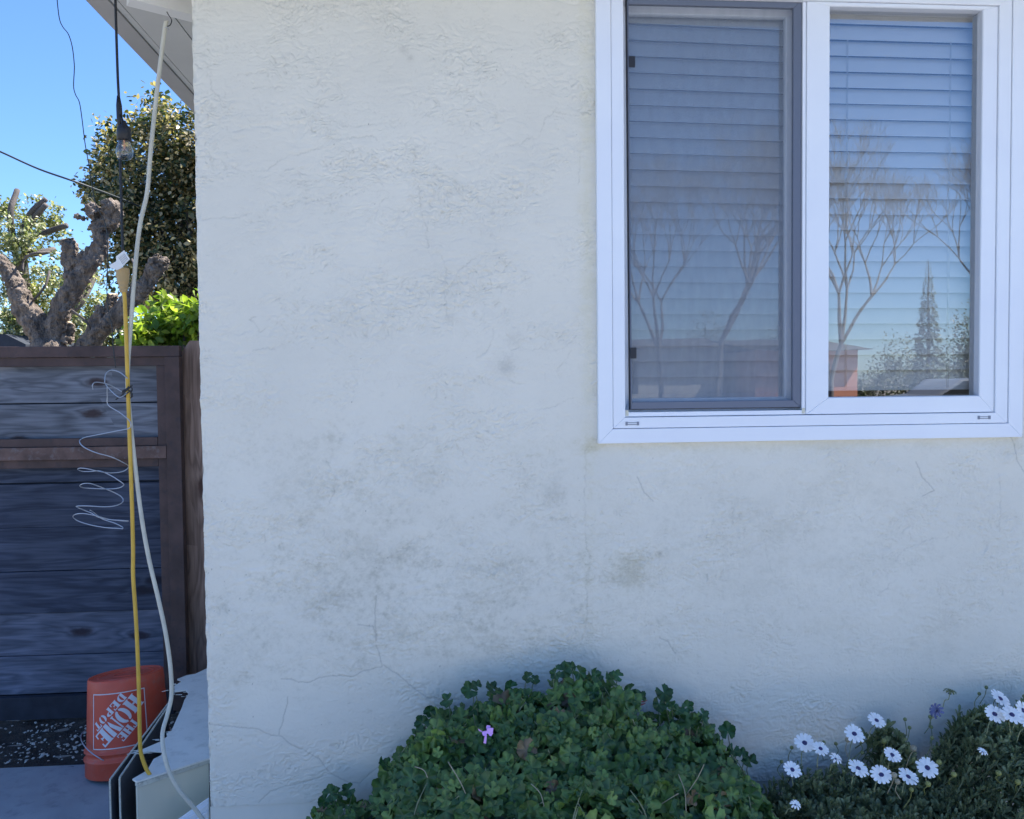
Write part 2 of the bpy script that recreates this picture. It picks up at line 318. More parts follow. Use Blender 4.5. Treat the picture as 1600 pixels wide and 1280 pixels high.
mask2 = sig((field(.22,.13)-.1)*3)
wr = field(.022,.0052,2.5); wr = warp(wr, .010*field(.05,.05), .014*field(.08,.05)+.004*field(.02,.02))
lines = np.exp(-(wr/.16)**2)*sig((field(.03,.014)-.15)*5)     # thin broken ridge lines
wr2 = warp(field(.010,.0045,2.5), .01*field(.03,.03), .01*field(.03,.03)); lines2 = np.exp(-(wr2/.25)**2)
pl = field(.085,.03); pl = warp(pl, .02*field(.06,.04), .02*field(.06,.03)); edge = sig(pl/.05)*.0008
pl2 = field(.04,.016); edge2 = sig((pl2-.6)/.07)*.0007*mask2
H = field(.25,.2)*.0008+edge*(.45+.8*mask2)+edge2*1.3 + (-.0030*lines*mask+.0006*wr*mask) - .0018*lines2*sig((field(.06,.04)-.35)*6)*sig((field(.016,.01)-.0)*4) + .0009*wr2*mask*mask2
H += field(.0035,.0022)*.00008
tint = np.ones((nz,nx,3))
gX, gZ = np.meshgrid(X, Z)
def wpt(px,py): p = at(px,py); return p[0], p[2]
def blob(px,py,rx,ry,amt,col,ragged=.35,fz=None):
    global tint
    x,z = wpt(px,py); s_ = 1.76e-3; d = np.sqrt(((gX-x)/(rx*s_))**2+((gZ-z)/(ry*s_))**2)
    nn = fz if fz is not None else STN
    w = amt*sig((1-d+ragged*nn)*2.2)[...,None]; tint = tint*(1-w)+tint*np.array(col)*w
STN = .35*field(.05,.028)+.4*field(.014,.012)+.35*field(.12,.07)+.35*field(.005,.004)-.5
GREY = (.68,.68,.64)
for a in [(480,760,70,50,.28),(560,850,90,90,.30),(620,980,130,60,.30),(470,930,80,50,.22),(760,900,120,70,.26),(700,1000,90,50,.26),(640,720,60,40,.16),
          (860,760,30,26,.45),(1080,900,190,80,.16),(1300,880,150,70,.14),(1200,780,160,50,.12),(900,1020,140,40,.12),(400,1000,60,60,.12),(560,500,160,50,.05),(1480,960,90,60,.12),(820,470,60,35,.06)]:
    blob(*a[:4], a[4]*.85, GREY, .8)
FN = field(.004,.004)
for a in [(790,573,11,10,.6),(803,530,9,9,.3),(703,499,7,6,.35),(866,771,13,12,.3),(632,80,5,4,.4),(641,92,4,4,.5)]: blob(*a, (.62,.62,.62), .25, FN)
blob(985,880,20,20,.4,(.72,.70,.60),.5); blob(985,905,24,30,.4,(.78,.76,.68),.6); blob(1290,975,40,22,.2,(.8,.78,.70),.6); blob(1480,975,35,35,.25,(.82,.79,.74),.6)
blob(917,330,9,420,.45,(.90,.87,.70),.5); blob(938,694,20,9,.5,(.80,.76,.60),.6); blob(1250,693,320,8,.45,(.86,.84,.74),.6)
lw_ = lines*mask; l2_ = lines2*sig((field(.06,.04)-.35)*6); tint *= (1-.075*lw_-.045*l2_)[...,None]  # groove lines darkened in the colour: shade the relief lacks, plus held dirt
efl = np.exp(-((field(.02,.02))/.12)**2)*sig((field(.12,.08)-.5)*4)*sig((1.25-gZ)*6)      # pale efflorescence veins low on the wall
tint *= (1+.09*efl)[...,None]
def strokes(polys, width, depth, dark, jit=1.0):
    global H, tint
    for P in polys:
        q = np.array([wpt(*p) for p in P]); seg = []
        for (ax_,az_),(bx_,bz_) in zip(q[:-1],q[1:]):
            m_ = max(2,int(math.hypot(bx_-ax_,bz_-az_)/(G*.5))); t_ = np.linspace(0,1,m_)[:,None]; seg.append(np.array([[ax_,az_]])*(1-t_)+np.array([[bx_,bz_]])*t_)
        q = np.concatenate(seg); jn = np.cumsum(rng.normal(0,.00035*jit,(len(q),2)),0); jn -= np.linspace(0,1,len(q))[:,None]*jn[-1]; q = q+jn
        for x_, z_ in q:
            i0, j0 = (z_-GZ0)/G, (x_-GX0)/G; i, j = int(round(i0)), int(round(j0))
            for a_ in (-2,-1,0,1,2):
                for b_ in (-2,-1,0,1,2):
                    if 0 <= i+a_ < nz and 0 <= j+b_ < nx:
                        w = math.exp(-((i+a_-i0)**2+(j+b_-j0)**2)/(2*(width/G)**2))
                        D_[i+a_,j+b_] = max(D_[i+a_,j+b_], w)
    q_ = D_*(.35+.65*sig((field(.02,.02)+.2)*3)) if dark < .2 else D_*1.0
    H = H-depth*q_; tint = tint*(1-dark*q_[...,None]); D_[:] = 0
D_ = np.zeros((nz,nx))
strokes([[(322,1131),(360,1133),(400,1136),(420,1145),(437,1148),(450,1158),(475,1172),(497,1183),(515,1205),(545,1220),(565,1221),(580,1205),(600,1190)],
         [(437,1146),(446,1110),(450,1088)],[(440,1060),(455,1060),(465,1066),(480,1066),(500,1056),(515,1054),(550,1056),(570,1048),(600,1040),(594,1020),(588,1008)],
         [(600,1038),(612,1047),(640,1066),(670,1088),(690,1091),(712,1092)],[(1577,683),(1584,700),(1590,722),(1600,740)],[(1430,722),(1437,740),(1445,750),(1458,765),(1440,775)],
         [(995,745),(1006,768),(1020,783)],[(405,1253),(425,1235),(470,1224),(510,1210)],[(560,975),(585,978),(589,1000),(590,960),(588,930)],[(1030,995),(1045,1003),(1055,1020)]], .0010, .0009, .30)
strokes([[(448,284),(490,283),(515,278)],[(515,268),(560,270),(590,268),(625,276),(650,278),(680,273),(700,278),(718,288)],[(317,245),(360,257),(415,260),(440,245),(470,235),(505,228)],
         [(515,195),(518,188),(560,192),(605,193)],[(510,213),(550,217),(580,213),(590,220)],[(330,125),(345,160)],[(374,118),(395,114),(412,112)],[(395,140),(430,138),(462,139)],
         [(317,345),(345,340),(375,338),(395,332)],[(700,450),(715,430),(735,410),(760,395)],[(755,455),(790,445),(830,432)],[(610,483),(650,478),(700,475)],
         [(870,170),(850,190),(835,215),(800,225),(790,230)],[(905,182),(880,180),(868,176)],[(745,560),(760,540),(770,515)],[(795,545),(830,547),(870,545),(900,525)],[(870,580),(885,565),(893,548)],
         [(840,640),(880,628),(895,622)],[(700,690),(730,682),(800,690)],[(645,705),(670,692),(690,690)],[(510,720),(520,750),(512,790)],[(660,1000),(690,985)],[(820,600),(800,596),(790,590)],
         [(690,400),(698,430),(695,470),(700,498)],[(590,300),(605,300),(590,325),(640,330)],[(397,548),(430,546)],[(400,495),(390,500),(405,520),(420,510)],[(1370,930),(1400,905)],[(1200,1000),(1240,1008)],
         [(1196,850),(1205,875),(1208,900)],[(655,290),(661,350),(668,390)],[(1558,740),(1560,830)],[(917,700),(918,750),(913,800),(915,860),(908,1000)],[(1330,800),(1345,815)],[(850,300),(865,298)],[(905,245),(903,290)],[(1410,860),(1440,850),(1480,838)]], .0010, .0014, .16, 2.6)
strokes([[(520,720),(519,745),(512,752),(516,778),(530,795),(541,783),(536,772)]], .0022, -.0012, -.10, 2.5)
spots = [(316+rng.exponential(22), rng.uniform(880,1240)) for _ in range(60)]+[(rng.uniform(330,1580), rng.uniform(20,1150)) for _ in range(60)]
for (px,py) in spots:
    x_, z_ = wpt(px,py); i, j = int((z_-GZ0)/G), int((x_-GX0)/G)
    if 0 <= i < nz-1 and 0 <= j < nx-1: tint[i:i+1+int(rng.random()<.3), j] *= rng.uniform(.45,.8)
H = np.where(gX < GX0+.02, H-(1-(gX-GX0)/.02)**2*.006*(1+.5*field(.01,.03)), H)
Yw = -.0045-H
Yw = np.clip(Yw, -.012, .004)
cellx = (gX[:-1,:-1]+gX[1:,1:])/2; cellz = (gZ[:-1,:-1]+gZ[1:,1:])/2
keep = ~((cellx > wx0+.015)&(cellx < wx1-.015)&(cellz > wz0+.015)&(cellz < wz1-.015))
idx = np.arange(nx*nz).reshape(nz,nx)
Fq = np.stack([idx[:-1,:-1],idx[:-1,1:],idx[1:,1:],idx[1:,:-1]],2)[keep]
used = np.unique(Fq); rm = np.full(nx*nz,-1); rm[used] = np.arange(len(used))
V = np.stack([gX, Yw, gZ],2).reshape(-1,3)[used]
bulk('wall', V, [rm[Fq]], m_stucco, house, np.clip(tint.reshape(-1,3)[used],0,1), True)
b = MB(); XR = XL+9.0
b.box(XL,GX1,.012,.10,0,GZ0); b.add([(XL,-.001,0),(GX1,-.001,0),(GX1,-.001,GZ0),(XL,-.001,GZ0)],[(0,1,2,3)])
b.add([(GX1,-.001,0),(XR,-.001,0),(XR,-.001,2.7),(GX1,-.001,2.7)],[(0,1,2,3)])
b.add([(XL,-.001,2.7),(XR,-.001,2.7),(XR,-.001,2.9),((XL+XR)/2,-.001,3.6),(XL,-.001,2.9)],[(0,1,2,3,4)])
b.build('plain_wall', m_stucco_plain, house)
b = MB(); b.box(XL+.001,XL+.09,.004,9,0,2.9); b.box(XR-.09,XR,.004,9,0,2.9); b.box(XL,XR,9,9.1,0,2.9); b.build('side_wall', m_stucco_plain, house)
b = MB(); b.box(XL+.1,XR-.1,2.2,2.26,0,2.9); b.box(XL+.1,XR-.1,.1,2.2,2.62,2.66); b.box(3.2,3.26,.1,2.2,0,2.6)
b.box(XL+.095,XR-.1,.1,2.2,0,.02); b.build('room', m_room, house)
# eave on the left, roof, front overhang
def E(px,py): return atz(px,py,ZE)
xe = (E(163,0)[0]+E(303,197)[0])/2; g1 = (E(201,10)[0]+E(303,166)[0])/2; g2 = (E(213,13)[0]+E(303,153)[0])/2; g3 = (E(282,33)[0]+E(303,72)[0])/2
b = MB(); b.box(xe,g1-.004,-.55,9.4,ZE,ZE+.16); b.build('fascia', m_trim_grey, house)
b = MB(); b.box(g1+.0,g2-.004,-.5,9.3,ZE+.004,ZE+.04); b.box(g2+.001,g3-.003,-.5,9.3,ZE+.001,ZE+.04); b.box(g3,XL+.001,-.5,9.3,ZE+.003,ZE+.04); b.build('soffit', m_soffit, house)
b = MB(); b.box(g1-.004,XL,-.49,9.2,ZE+.041,ZE+.045); b.build('soffit_backing', m_black, house)
b = MB(); ridge = (XL+XR)/2; ed = .12
zr = ZE+.165; rise = 1.0
for sgn in (0,1):
    x0 = xe-.03 if sgn == 0 else 2*ridge-xe+.03
    b.prism([(x0,-.6,zr),(ridge,-.6,zr+rise),(ridge,-.6,zr+rise+ed),(x0,-.6,zr+ed)],(0,10.1,0))
b.build('roof', m_roof, house)
b = MB(); b.box(XL+.0,XR,-.56,-.03,2.72,2.75); b.build('front_soffit', m_soffit, house)
E2 = lambda px,py: atz(px,py,ZE-.045)
q0 = E2(206,-1); q1 = E2(304,24); dv = q1-q0; q0 = q0-dv*.02; q1 = q1+dv*.25
dn = np.array([dv[1],-dv[0],0]); dn /= np.linalg.norm(dn)
b = MB(); b.prism([q0,q1,q1+(0,0,.043),q0+(0,0,.043)], -dn*.05); b.build('trim_board', m_trim, house)
# ------------------------------------------------------------------ window
win = bpy.data.objects.new('window', None); C.objects.link(win); win.parent = house
win.location = ((wx0+wx1)/2-(XL+3), 0, wz0)
def WX(px,y=0.0): return at(px,420,y)[0]
def WZ(px,py,y=0.0): return at(px,py,y)[2]
def ring(b, x0,x1,z0,z1,wl,wr_,wb,wt,y0,y1):  # mitred frame
    o = [(x0,z0),(x1,z0),(x1,z1),(x0,z1)]; i = [(x0+wl,z0+wb),(x1-wr_,z0+wb),(x1-wr_,z1-wt),(x0+wl,z1-wt)]
    for k in range(4):
        l = (k+1)%4; b.prism([(o[k][0],y0,o[k][1]),(o[l][0],y0,o[l][1]),(i[l][0],y0,i[l][1]),(i[k][0],y0,i[k][1])],(0,y1-y0,0))
fl = WX(955)-WX(932); fr_ = WX(1593)-WX(1571); fb = .024*1.0
b = MB(); ring(b, wx0,wx1,wz0,wz1,fl,fr_,fl*.98,fl,-.022,.02); b.build('outer_frame', m_vinyl, win, bevel=.0018)
x1, x2 = wx0+fl+.0012, wx1-fr_-.0012; z1 = wz0+fl*.98+.0012; z2 = wz1-fl-.0012
wl = WX(974)-WX(955); wr_ = WX(1571)-WX(1552)
b = MB(); ring(b, x1,x2,z1,z2,wl,wr_,.030,.03,-.0185,.10); b.build('inner_frame', m_vinyl, win, bevel=.0015)
xi0, xi1 = x1+wl+.001, x2-wr_-.001; zi0, zi1 = z1+.0315, z2-.031
# right sash with fixed pane
xm = WX(1257); 
b = MB(); gx0, gx1 = WX(1292), WX(1528); gz0 = WZ(1400,620); gz1 = WZ(1400,15)
ring(b, xm, xi1, zi0, zi1, gx0-xm, xi1-gx1, gz0-zi0, zi1-gz1, -.013,.035); b.build('sash', m_vinyl, win, bevel=.002)
b = MB(); ring(b, gx0-.001,gx1+.001,gz0-.001,gz1+.001,.0022,.0022,.0022,.0022,-.009,.03); b.build('glazing_gasket', m_bead, win)
b = MB(); b.add([(gx0-.001,.012,gz0-.001),(gx1+.001,.012,gz0-.001),(gx1+.001,.012,gz1+.001),(gx0-.001,.012,gz1+.001)],[(0,1,2,3)]); b.build('glass_pane', m_glass, win)
# left sliding sash, behind the screen; pane
b = MB(); sx0, sx1 = xi0, xm+.03; lz0 = WZ(1100,645)
sgx0, sgx1, sgz0, sgz1 = WX(988), WX(1236), WZ(1100,622), WZ(1100,14)
ring(b, sx0, sx1, zi0, zi1, sgx0-sx0, sx1-sgx1, sgz0-zi0, zi1-sgz1, .037,.06); b.build('sliding_sash', m_vinyl, win, bevel=.002)
b = MB(); b.add([(sgx0-.002,.048,sgz0-.002),(sgx1+.002,.048,sgz0-.002),(sgx1+.002,.048,sgz1+.002),(sgx0-.002,.048,sgz1+.002)],[(0,1,2,3)]); b.build('glass_pane', m_glass, win)
# sill track under the screen, stile right of the screen
b = MB(); b.box(xi0,xm-.001,-.012,.036,zi0,WZ(1100,642)-.001); b.box(WX(1251.5),xm-.001,-.009,.036,WZ(1100,642),zi1); b.build('screen_track', m_vinyl, win, bevel=.001)
for x_ in (xi0+.0005, xm-.012):
    b = MB(); b.box(x_,x_+.0085,-.0135,-.0125,zi0+.003,zi0+.018); b.build('corner_key', m_corner, win)
# screen: leans a little, leaving a wedge of white on its left
sa0 = (WX(983.5), WZ(1100,638)); sb0 = (WX(1251), WZ(1100,638)); st = WZ(1100,1)+.004; lean = .0035
P = [(sa0[0]+.001,sa0[1]),(sb0[0],sb0[1]),(sb0[0],st),(sa0[0]-lean,st)]
w_ = .024; I = [(P[0][0]+.004,P[0][1]+.020),(P[1][0]-w_,P[1][1]+.020),(P[2][0]-w_,P[2][1]-.02),(P[3][0]+.004,P[3][1]-.02)]
b = MB()
for k in range(4): l = (k+1)%4; b.prism([(P[k][0],-.004,P[k][1]),(P[l][0],-.004,P[l][1]),(I[l][0],-.004,I[l][1]),(I[k][0],-.004,I[k][1])],(0,.012,0))
b.build('screen_frame', m_scrframe, win, bevel=.0015)
b = MB(); P2 = [(p[0]+dx,p[1]+dz) for p,(dx,dz) in zip(P,((-.002,-.002),(.002,-.002),(.002,.002),(-.002,.002)))]
for k in range(4): l = (k+1)%4; b.prism([(P2[k][0],-.001,P2[k][1]),(P2[l][0],-.001,P2[l][1]),(P[l][0],-.001,P[l][1]),(P[k][0],-.001,P[k][1])],(0,.014,0))
b.build('screen_gasket', m_scrdark, win)
b = MB(); b.add([(I[k][0],.003,I[k][1]) for k in range(4)],[(0,1,2,3)]); b.build('insect_screen', m_mesh, win)
for py in (98,552):
    z = WZ(987,py); b = MB(); b.box(P[0][0]-.001,P[0][0]+.016,-.0075,-.0042,z-.015,z+.015); b.build('screen_tab', m_scrdark, win, bevel=.001)
for (px,py) in ((988,662),(1538,652.5)):
    p = at(px,py,-.02); b = MB()
    for s_ in (-1,1): b.box(p[0]+s_*.016-.003,p[0]+s_*.016+.003,-.0205,-.0188,p[2]-.005,p[2]+.005)
    b.box(p[0]-.014,p[0]+.014,-.0200,-.0187,p[2]-.0035,p[2]-.0015); b.box(p[0]-.014,p[0]+.014,-.0200,-.0187,p[2]+.0018,p[2]+.0034); b.build('weep_slot', m_seam, win)
# blinds hanging in the room
def blind(x0,x1,ys,dz0,dz1,label,cords):
    # ys: pixel rows of slat edges (at the middle); dz0/dz1: extra height at the left/right end at the top, fading to the bottom
    Yb = .070; zt = at(1250,ys[0],Yb)[2]; zb = at(1250,ys[-1],Yb)[2]; n_ = len(ys)-1; pitch = (zt-zb)/n_
    root = thing('window_blind', ((x0+x1)/2,Yb,zb), label, 'blind', 'white horizontal blinds behind the window')
    b = MB()
    for k in range(-2,n_+1):
        f_ = 1-k/n_; z = zt-k*pitch; jl, jr = random.uniform(-.0006,.0006), random.uniform(-.0006,.0006)
        th = R(15-6*f_); hw = .0255; prof = []
        for q in range(7):
            s_ = -1+2*q/6; bow = .0022*(1-s_*s_)
            prof.append((-math.sin(th)*hw*-s_*-1, s_*hw*math.cos(th), bow))
        vs = []
        for xx, dz in ((x0,dz0*f_+jl),(x1,dz1*f_+jr)):
            for (py_, pz_, bw) in prof: vs.append((xx, Yb+.5*0-(-1)*0+(pz_/hw)*.0125-bw, z+pz_+hw*.9+dz))
        b.add(vs, [(i,i+7,i+8,i+1) for i in range(6)]); m_ = len(vs)
        vs2 = [(v[0],v[1]+.0028,v[2]) for v in vs]; b.add(vs2, [(i,i+1,i+8,i+7) for i in range(6)])
        nb = len(b.v)-2*m_; b.f.append((nb,nb+m_,nb+m_+7,nb+7)); b.m.append(0); b.f.append((nb+6,nb+13,nb+m_+13,nb+m_+6)); b.m.append(0)
    b.build('slats', m_blind, root, smooth=False)
    b = MB(); b.box(x0,x1,Yb-.012,Yb+.012,zb-.016,zb-.001); b.build('bottom_rail', m_blind, root, bevel=.002)
    b = MB(); b.box(x0,x1,Yb-.02,Yb+.03,zt+pitch*3.3,zt+pitch*3.3+.05); b.build('head_rail', m_blind, root)
    b = MB()
    for px in cords:
        xx = at(px,400,Yb)[0]; b.tube([(xx,Yb-.013,zb-.01),(xx+.001,Yb-.014,zt)], .0008, 5); b.tube([(xx+.004,Yb-.0135,zb-.01),(xx+.004,Yb-.0135,zt)], .0006, 5)
    b.build('ladder_cord', m_cordw, root, smooth=True)
bx = lambda px: at(px,400,.068)[0]
blind(bx(975),bx(1256),[52+24.35*k for k in range(23)]+[611],.016,.004,'grey looking blind behind the insect screen, slats sloping slightly at the top',[1215])
blind(bx(1276),bx(1533),[64+23.9*k for k in range(22)]+[603],.004,.001,'bright white blind behind the clear right pane, sky reflected over it',[1318,1477])
# ------------------------------------------------------------------ gate
GY = 1.32
def gp(px,py,y=None): return at(px,py,GY if y is None else y)
gate = thing('gate', (gp(120,600)[0],GY,0), 'dark rusty steel framed gate with weathered horizontal boards', 'gate')
gxr = gp(286,800)[0]; gxl = gxr-1.75; gzt = gp(140,541)[2]; gi = gp(263,800)[0]; gi2 = gp(248,800)[0]
zz = lambda py: gp(140,py)[2]
b = MB(); b.box(gxl,gxr-.0,GY,GY+.04,zz(558),gzt); b.build('top_rail', m_rust, gate, bevel=.002)
b = MB(); b.box(gi,gxr,GY-.003,GY+.04,.04,zz(558)-.001); b.build('stile', m_rust, gate, bevel=.002)
b = MB(); b.box(gxl,gxl+.05,GY-.003,GY+.04,.04,zz(558)-.001); b.build('stile', m_rust, gate, bevel=.002)
b = MB(); b.box(gxl+.05,gi-.001,GY+.012,GY+.036,zz(572),zz(558)-.001); b.box(gi2,gi-.001,GY+.012,GY+.036,.12,zz(572)-.001)
b.box(gxl+.05,gi2-.001,GY+.010,GY+.036,zz(698),zz(685)); b.box(gxl+.05,gi2-.001,GY+.013,GY+.036,zz(731),zz(718)-.001); b.build('inner_angle', m_rust, gate, bevel=.0015)
b = MB(); b.box(gxl+.05,gi-.0015,GY-.004,GY+.009,zz(718),zz(698)-.001); b.build('middle_rail', worn('rust_bare', (.14,.085,.07), .8, .4, 12, .3, dirt=(.2,.17,.17)), gate, bevel=.002)
def boards(rows, m, yb, name='board'):
    for a_, c_ in rows:
        b = MB(); d = len(gate.children)%2*.006; x0, x1 = gxl+.04, gi2+.012; z0, z1 = zz(c_)+.0015, zz(a_)-.001; tl = random.uniform(-.003,.003)
        b.prism([(x0,yb+d,z0+tl),(x1,yb+d,z0-tl),(x1,yb+d,z1-tl),(x0,yb+d,z1+tl)],(0,.02,0)); o = b.build(name, m, gate, bevel=.0015)
boards([(560,630),(631,690)], m_board, GY+.045)
boards([(722,756),(757,826)], m_board_lo, GY+.052)
boards([(826,895),(895,961)], m_board_lo, GY+.044); boards([(961,1028),(1028,1088)], m_board_li, GY+.046)
b = MB(); b.box(gxl+.05,gi-.001,GY+.012,GY+.04,.02,zz(1088)); b.build('kick_board', m_dkboard, gate)
b = MB(); b.box(gxl+.045,gi2+.01,GY+.074,GY+.084,.05,zz(562)); b.build('light_stop_sheet', m_dkboard, gate)  # added sheet, stops light leaking between the boards and keeps gaps dark
# brown picket fence to the right of the gate
fence = thing('picket_fence', (gp(300,800)[0],GY+.06,0), 'brown knotty picket beside the rusty gate, against the house corner', 'fence')
p = gp(288,800,GY+.06)[0]; zt = gp(300,545,GY+.06)[2]
for k in range(4):
    x0 = p+k*.142; b = MB(); y0 = GY+.06+.0; x1 = x0+.138
    b.prism([(x0,y0,.03),(x1,y0,.03),(x1,y0,zt-.0),(x0+.10,y0,zt+.035),(x0+.04,y0,zt+.035),(x0,y0,zt-.02)],(0,.018,0)); b.build('picket', m_picket, fence, bevel=.001)
for z in (zt-.33, .35):
    pz = np.array([p+.055, GY+.058, z]); b = MB(); b.lathe(pz,(0,-1,0),[(0,.0045),(.002,.004),(.003,.001)],10,cap1=True); b.build('nail', m_wire, fence)
for z in (zt-.4, .3):
    b = MB(); b.box(p-.02,p+.6,GY+.079,GY+.11,z,z+.09); b.build('rail', m_picket, fence)
# ------------------------------------------------------------------ bucket
bd = 2.97; bb = at(198,1200,bd-2.2); bc = np.array([atz(203,1196,.012)[0]-.0, .0, .013]); bc[1] = .87; bc[0] = at(203,1180,.87)[0]
axis = np.array([-.075,.14,1.0]); axis /= np.linalg.norm(axis)
bucket = thing('bucket', bc, 'orange plastic bucket standing upside down beside the broken wooden box', 'bucket')
Hb = .345; r0, r1 = .147, .131
prof = [(0,r0+.002),(.003,r0+.004),(.055,r0+.003),(.058,r0+.007),(.063,r0+.007),(.066,r0-.001),(.085,r0-.002),(.087,r0+.005),(.092,r0+.005),(.095,r0-.003)]
rr = lambda h: r0-.004+(r1-r0+.004)*(h-.095)/(Hb-.095)
prof += [(h,rr(h)) for h in np.linspace(.1,Hb-.006,8)]+[(Hb-.001,r1-.002),(Hb,r1-.006),(Hb-.001,r1-.011),(Hb-.0042,r1-.013)]
b = MB(); b.lathe(bc,axis,prof,64); b.build('body', m_bucket, bucket, smooth=True)
b = MB(); b.lathe(bc,axis,[(Hb-.004,r1-.012),(Hb-.0045,.10),(Hb-.0015,.097),(Hb-.0015,.093),(Hb-.0045,.09),(Hb-.0045,.045),(Hb-.002,.042),(Hb-.0045,.038),(Hb-.0045,.001)],48,cap1=True); b.build('base_disc', m_bucket, bucket)
u = np.array([1.,0,0]); u -= axis*np.dot(u,axis); u /= np.linalg.norm(u); w = np.cross(axis,u)
def bpnt(s_, h, off=.0009):                  # s_: arc metres to the right of the side facing the viewer
    r = rr(h)+off; ph = -math.pi/2+.13+s_/r_ref; return bc+axis*h+r*(u*math.cos(ph)+w*math.sin(ph))
r_ref = .137; LC = .204; LS = .097            # logo centre height and half size
def onb(b, poly, off=.0012):                  # polygon in logo units; bucket is upside down so the print is turned 180 degrees
    g_ = 5; A_, B_, C_, D4 = [np.array(p_, float) for p_ in poly]; vs = []
    for i_ in range(g_+1):
        for j_ in range(g_+1):
            a_, c_ = i_/g_, j_/g_; x, y = (A_*(1-a_)+B_*a_)*(1-c_)+(D4*(1-a_)+C_*a_)*c_; vs.append(bpnt(-x*LS, LC-y*LS, off))
    b.add(vs, [(i_*(g_+1)+j_,(i_+1)*(g_+1)+j_,(i_+1)*(g_+1)+j_+1,i_*(g_+1)+j_+1) for i_ in range(g_) for j_ in range(g_)])
b = MB(); nn = 16
for i in range(nn):
    a0, a1 = -1+2*i/nn, -1+2*(i+1)/nn; onb(b, [(a0,-1),(a1,-1),(a1,1),(a0,1)], .0006)
b.build('logo_square', m_logo_red, bucket)
b = MB(); t_ = .035
for i in range(nn):
    a0, a1 = -1+2*i/nn, -1+2*(i+1)/nn
    onb(b,[(a0,-1),(a1,-1),(a1,-1+t_),(a0,-1+t_)]); onb(b,[(a0,1-t_),(a1,1-t_),(a1,1),(a0,1)]); onb(b,[(-1,a0),(-1+t_,a0),(-1+t_,a1),(-1,a1)]); onb(b,[(1-t_,a0),(1,a0),(1,a1),(1-t_,a1)])
b.build('logo_border', m_logo, bucket)
def rc(x0,y0,x1,y1): return [(x0,y0),(x1,y0),(x1,y1),(x0,y1)]
def arc(cx,cy,ro,so,ri,si,a0,a1,n=7):
    o = []
    for i in range(n):
        p0, p1 = R(a0+(a1-a0)*i/n), R(a0+(a1-a0)*(i+1)/n)
        o.append([(cx+ri*math.cos(p0),cy+si*math.sin(p0)),(cx+ro*math.cos(p0),cy+so*math.sin(p0)),(cx+ro*math.cos(p1),cy+so*math.sin(p1)),(cx+ri*math.cos(p1),cy+si*math.sin(p1))])
    return o
stem = lambda x0,x1: [rc(x0,0,x1,1), rc(x0-.06,0,x0-.001,.07), rc(x1+.001,0,x1+.06,.07), rc(x0-.06,.93,x0-.001,1), rc(x1+.001,.93,x1+.06,1)]
GL = {'H': stem(.07,.41)+stem(.59,.93)+[rc(.42,.44,.58,.55)],
 'E': stem(.07,.45)+[rc(.42,.9,.9,1),rc(.78,.72,.9,.9),rc(.42,0,.92,.1),rc(.80,.1,.92,.30),rc(.46,.45,.66,.55),rc(.62,.38,.68,.62)],
 'T': [rc(.35,0,.65,.86),rc(.28,0,.349,.07),rc(.651,0,.72,.07),rc(.04,.88,.96,1),rc(.04,.68,.15,.88),rc(.85,.68,.96,.88)],
 'O': arc(.46,.5,.44,.52,.14,.40,97,263)+arc(.54,.5,.44,.52,.14,.40,-83,83),
 'D': stem(.08,.38)+arc(.42,.5,.52,.5,.22,.40,-88,88),
 'P': stem(.08,.40)+arc(.44,.72,.48,.28,.18,.17,-88,88),
 'M': [rc(.02,0,.13,1),rc(-.03,0,.019,.08),rc(.131,0,.19,.08),rc(.68,0,1.0,1),[(.15,1),(.50,0),(.63,.34),(.45,1)]]}
b = MB()
def word(txt, s0, s1, t0, t1):
    n = len(txt); w_ = (s1-s0)/n; c45 = math.sqrt(.5)
    for i, ch in enumerate(txt):
        for poly in GL[ch]:
            q = []
            for (x_,y_) in poly:
                s_ = s0+w_*(i+.02+.96*x_); t__ = t0+(t1-t0)*y_; q.append(((s_-t__)*c45, (s_+t__)*c45))
            onb(b, q, .0014)
word('THE',-.42,.46,.37,.68); word('HOME',-1.02,1.03,-.26,.33); word('DEPOT',-.82,.80,-.59,-.30)
b.build('lettering', m_logo, bucket)
b = MB(); hp = [bc+axis*(.075+.05*math.sin(a)*0+.0)+(r0+.012)*(u*math.cos(a)+w*math.sin(a))*1.0+axis*(.075*math.sin((a-R(100))/R(160)*math.pi)) for a in [R(100+160*i/20) for i in range(21)]]
b.tube(hp,.002,6); b.build('handle', m_wire, bucket, smooth=True)
b = MB(); b.lathe(bc+axis*.078-(u*math.cos(0)*0)+(-u*(r0+.002)), -u, [(0,.014),(.006,.013),(.010,.008)],12,cap1=True); b.build('handle_lug', m_bucket, bucket)
# ------------------------------------------------------------------ broken wooden box
ZB = .33
boxr = thing('wooden_box', (-.8,.1,0), 'low broken box with splintered white plywood top, against the side wall', 'box')
A = lambda px,py,z=ZB: atz(px,py,z)
c0 = A(214,1223); c1 = A(326,1185); nrmf = np.array([c1[1]-c0[1], -(c1[0]-c0[0]),0]); nrmf /= np.linalg.norm(nrmf)
b = MB(); b.prism([(c0[0],c0[1],.0),(c1[0],c1[1],.0),(c1[0],c1[1],ZB-.016),(c0[0],c0[1],ZB-.016)], -nrmf*.012); b.build('front_panel', m_ply_front, boxr, bevel=.001)
b = MB(); e = .004; b.prism([(c0[0],c0[1],ZB-.014)+nrmf*e,(c1[0],c1[1],ZB-.014)+nrmf*e,(c1[0],c1[1],ZB-.002)+nrmf*e,(c0[0],c0[1],ZB-.002)+nrmf*e], -nrmf*.02); b.build('edge_trim', m_edge, boxr)
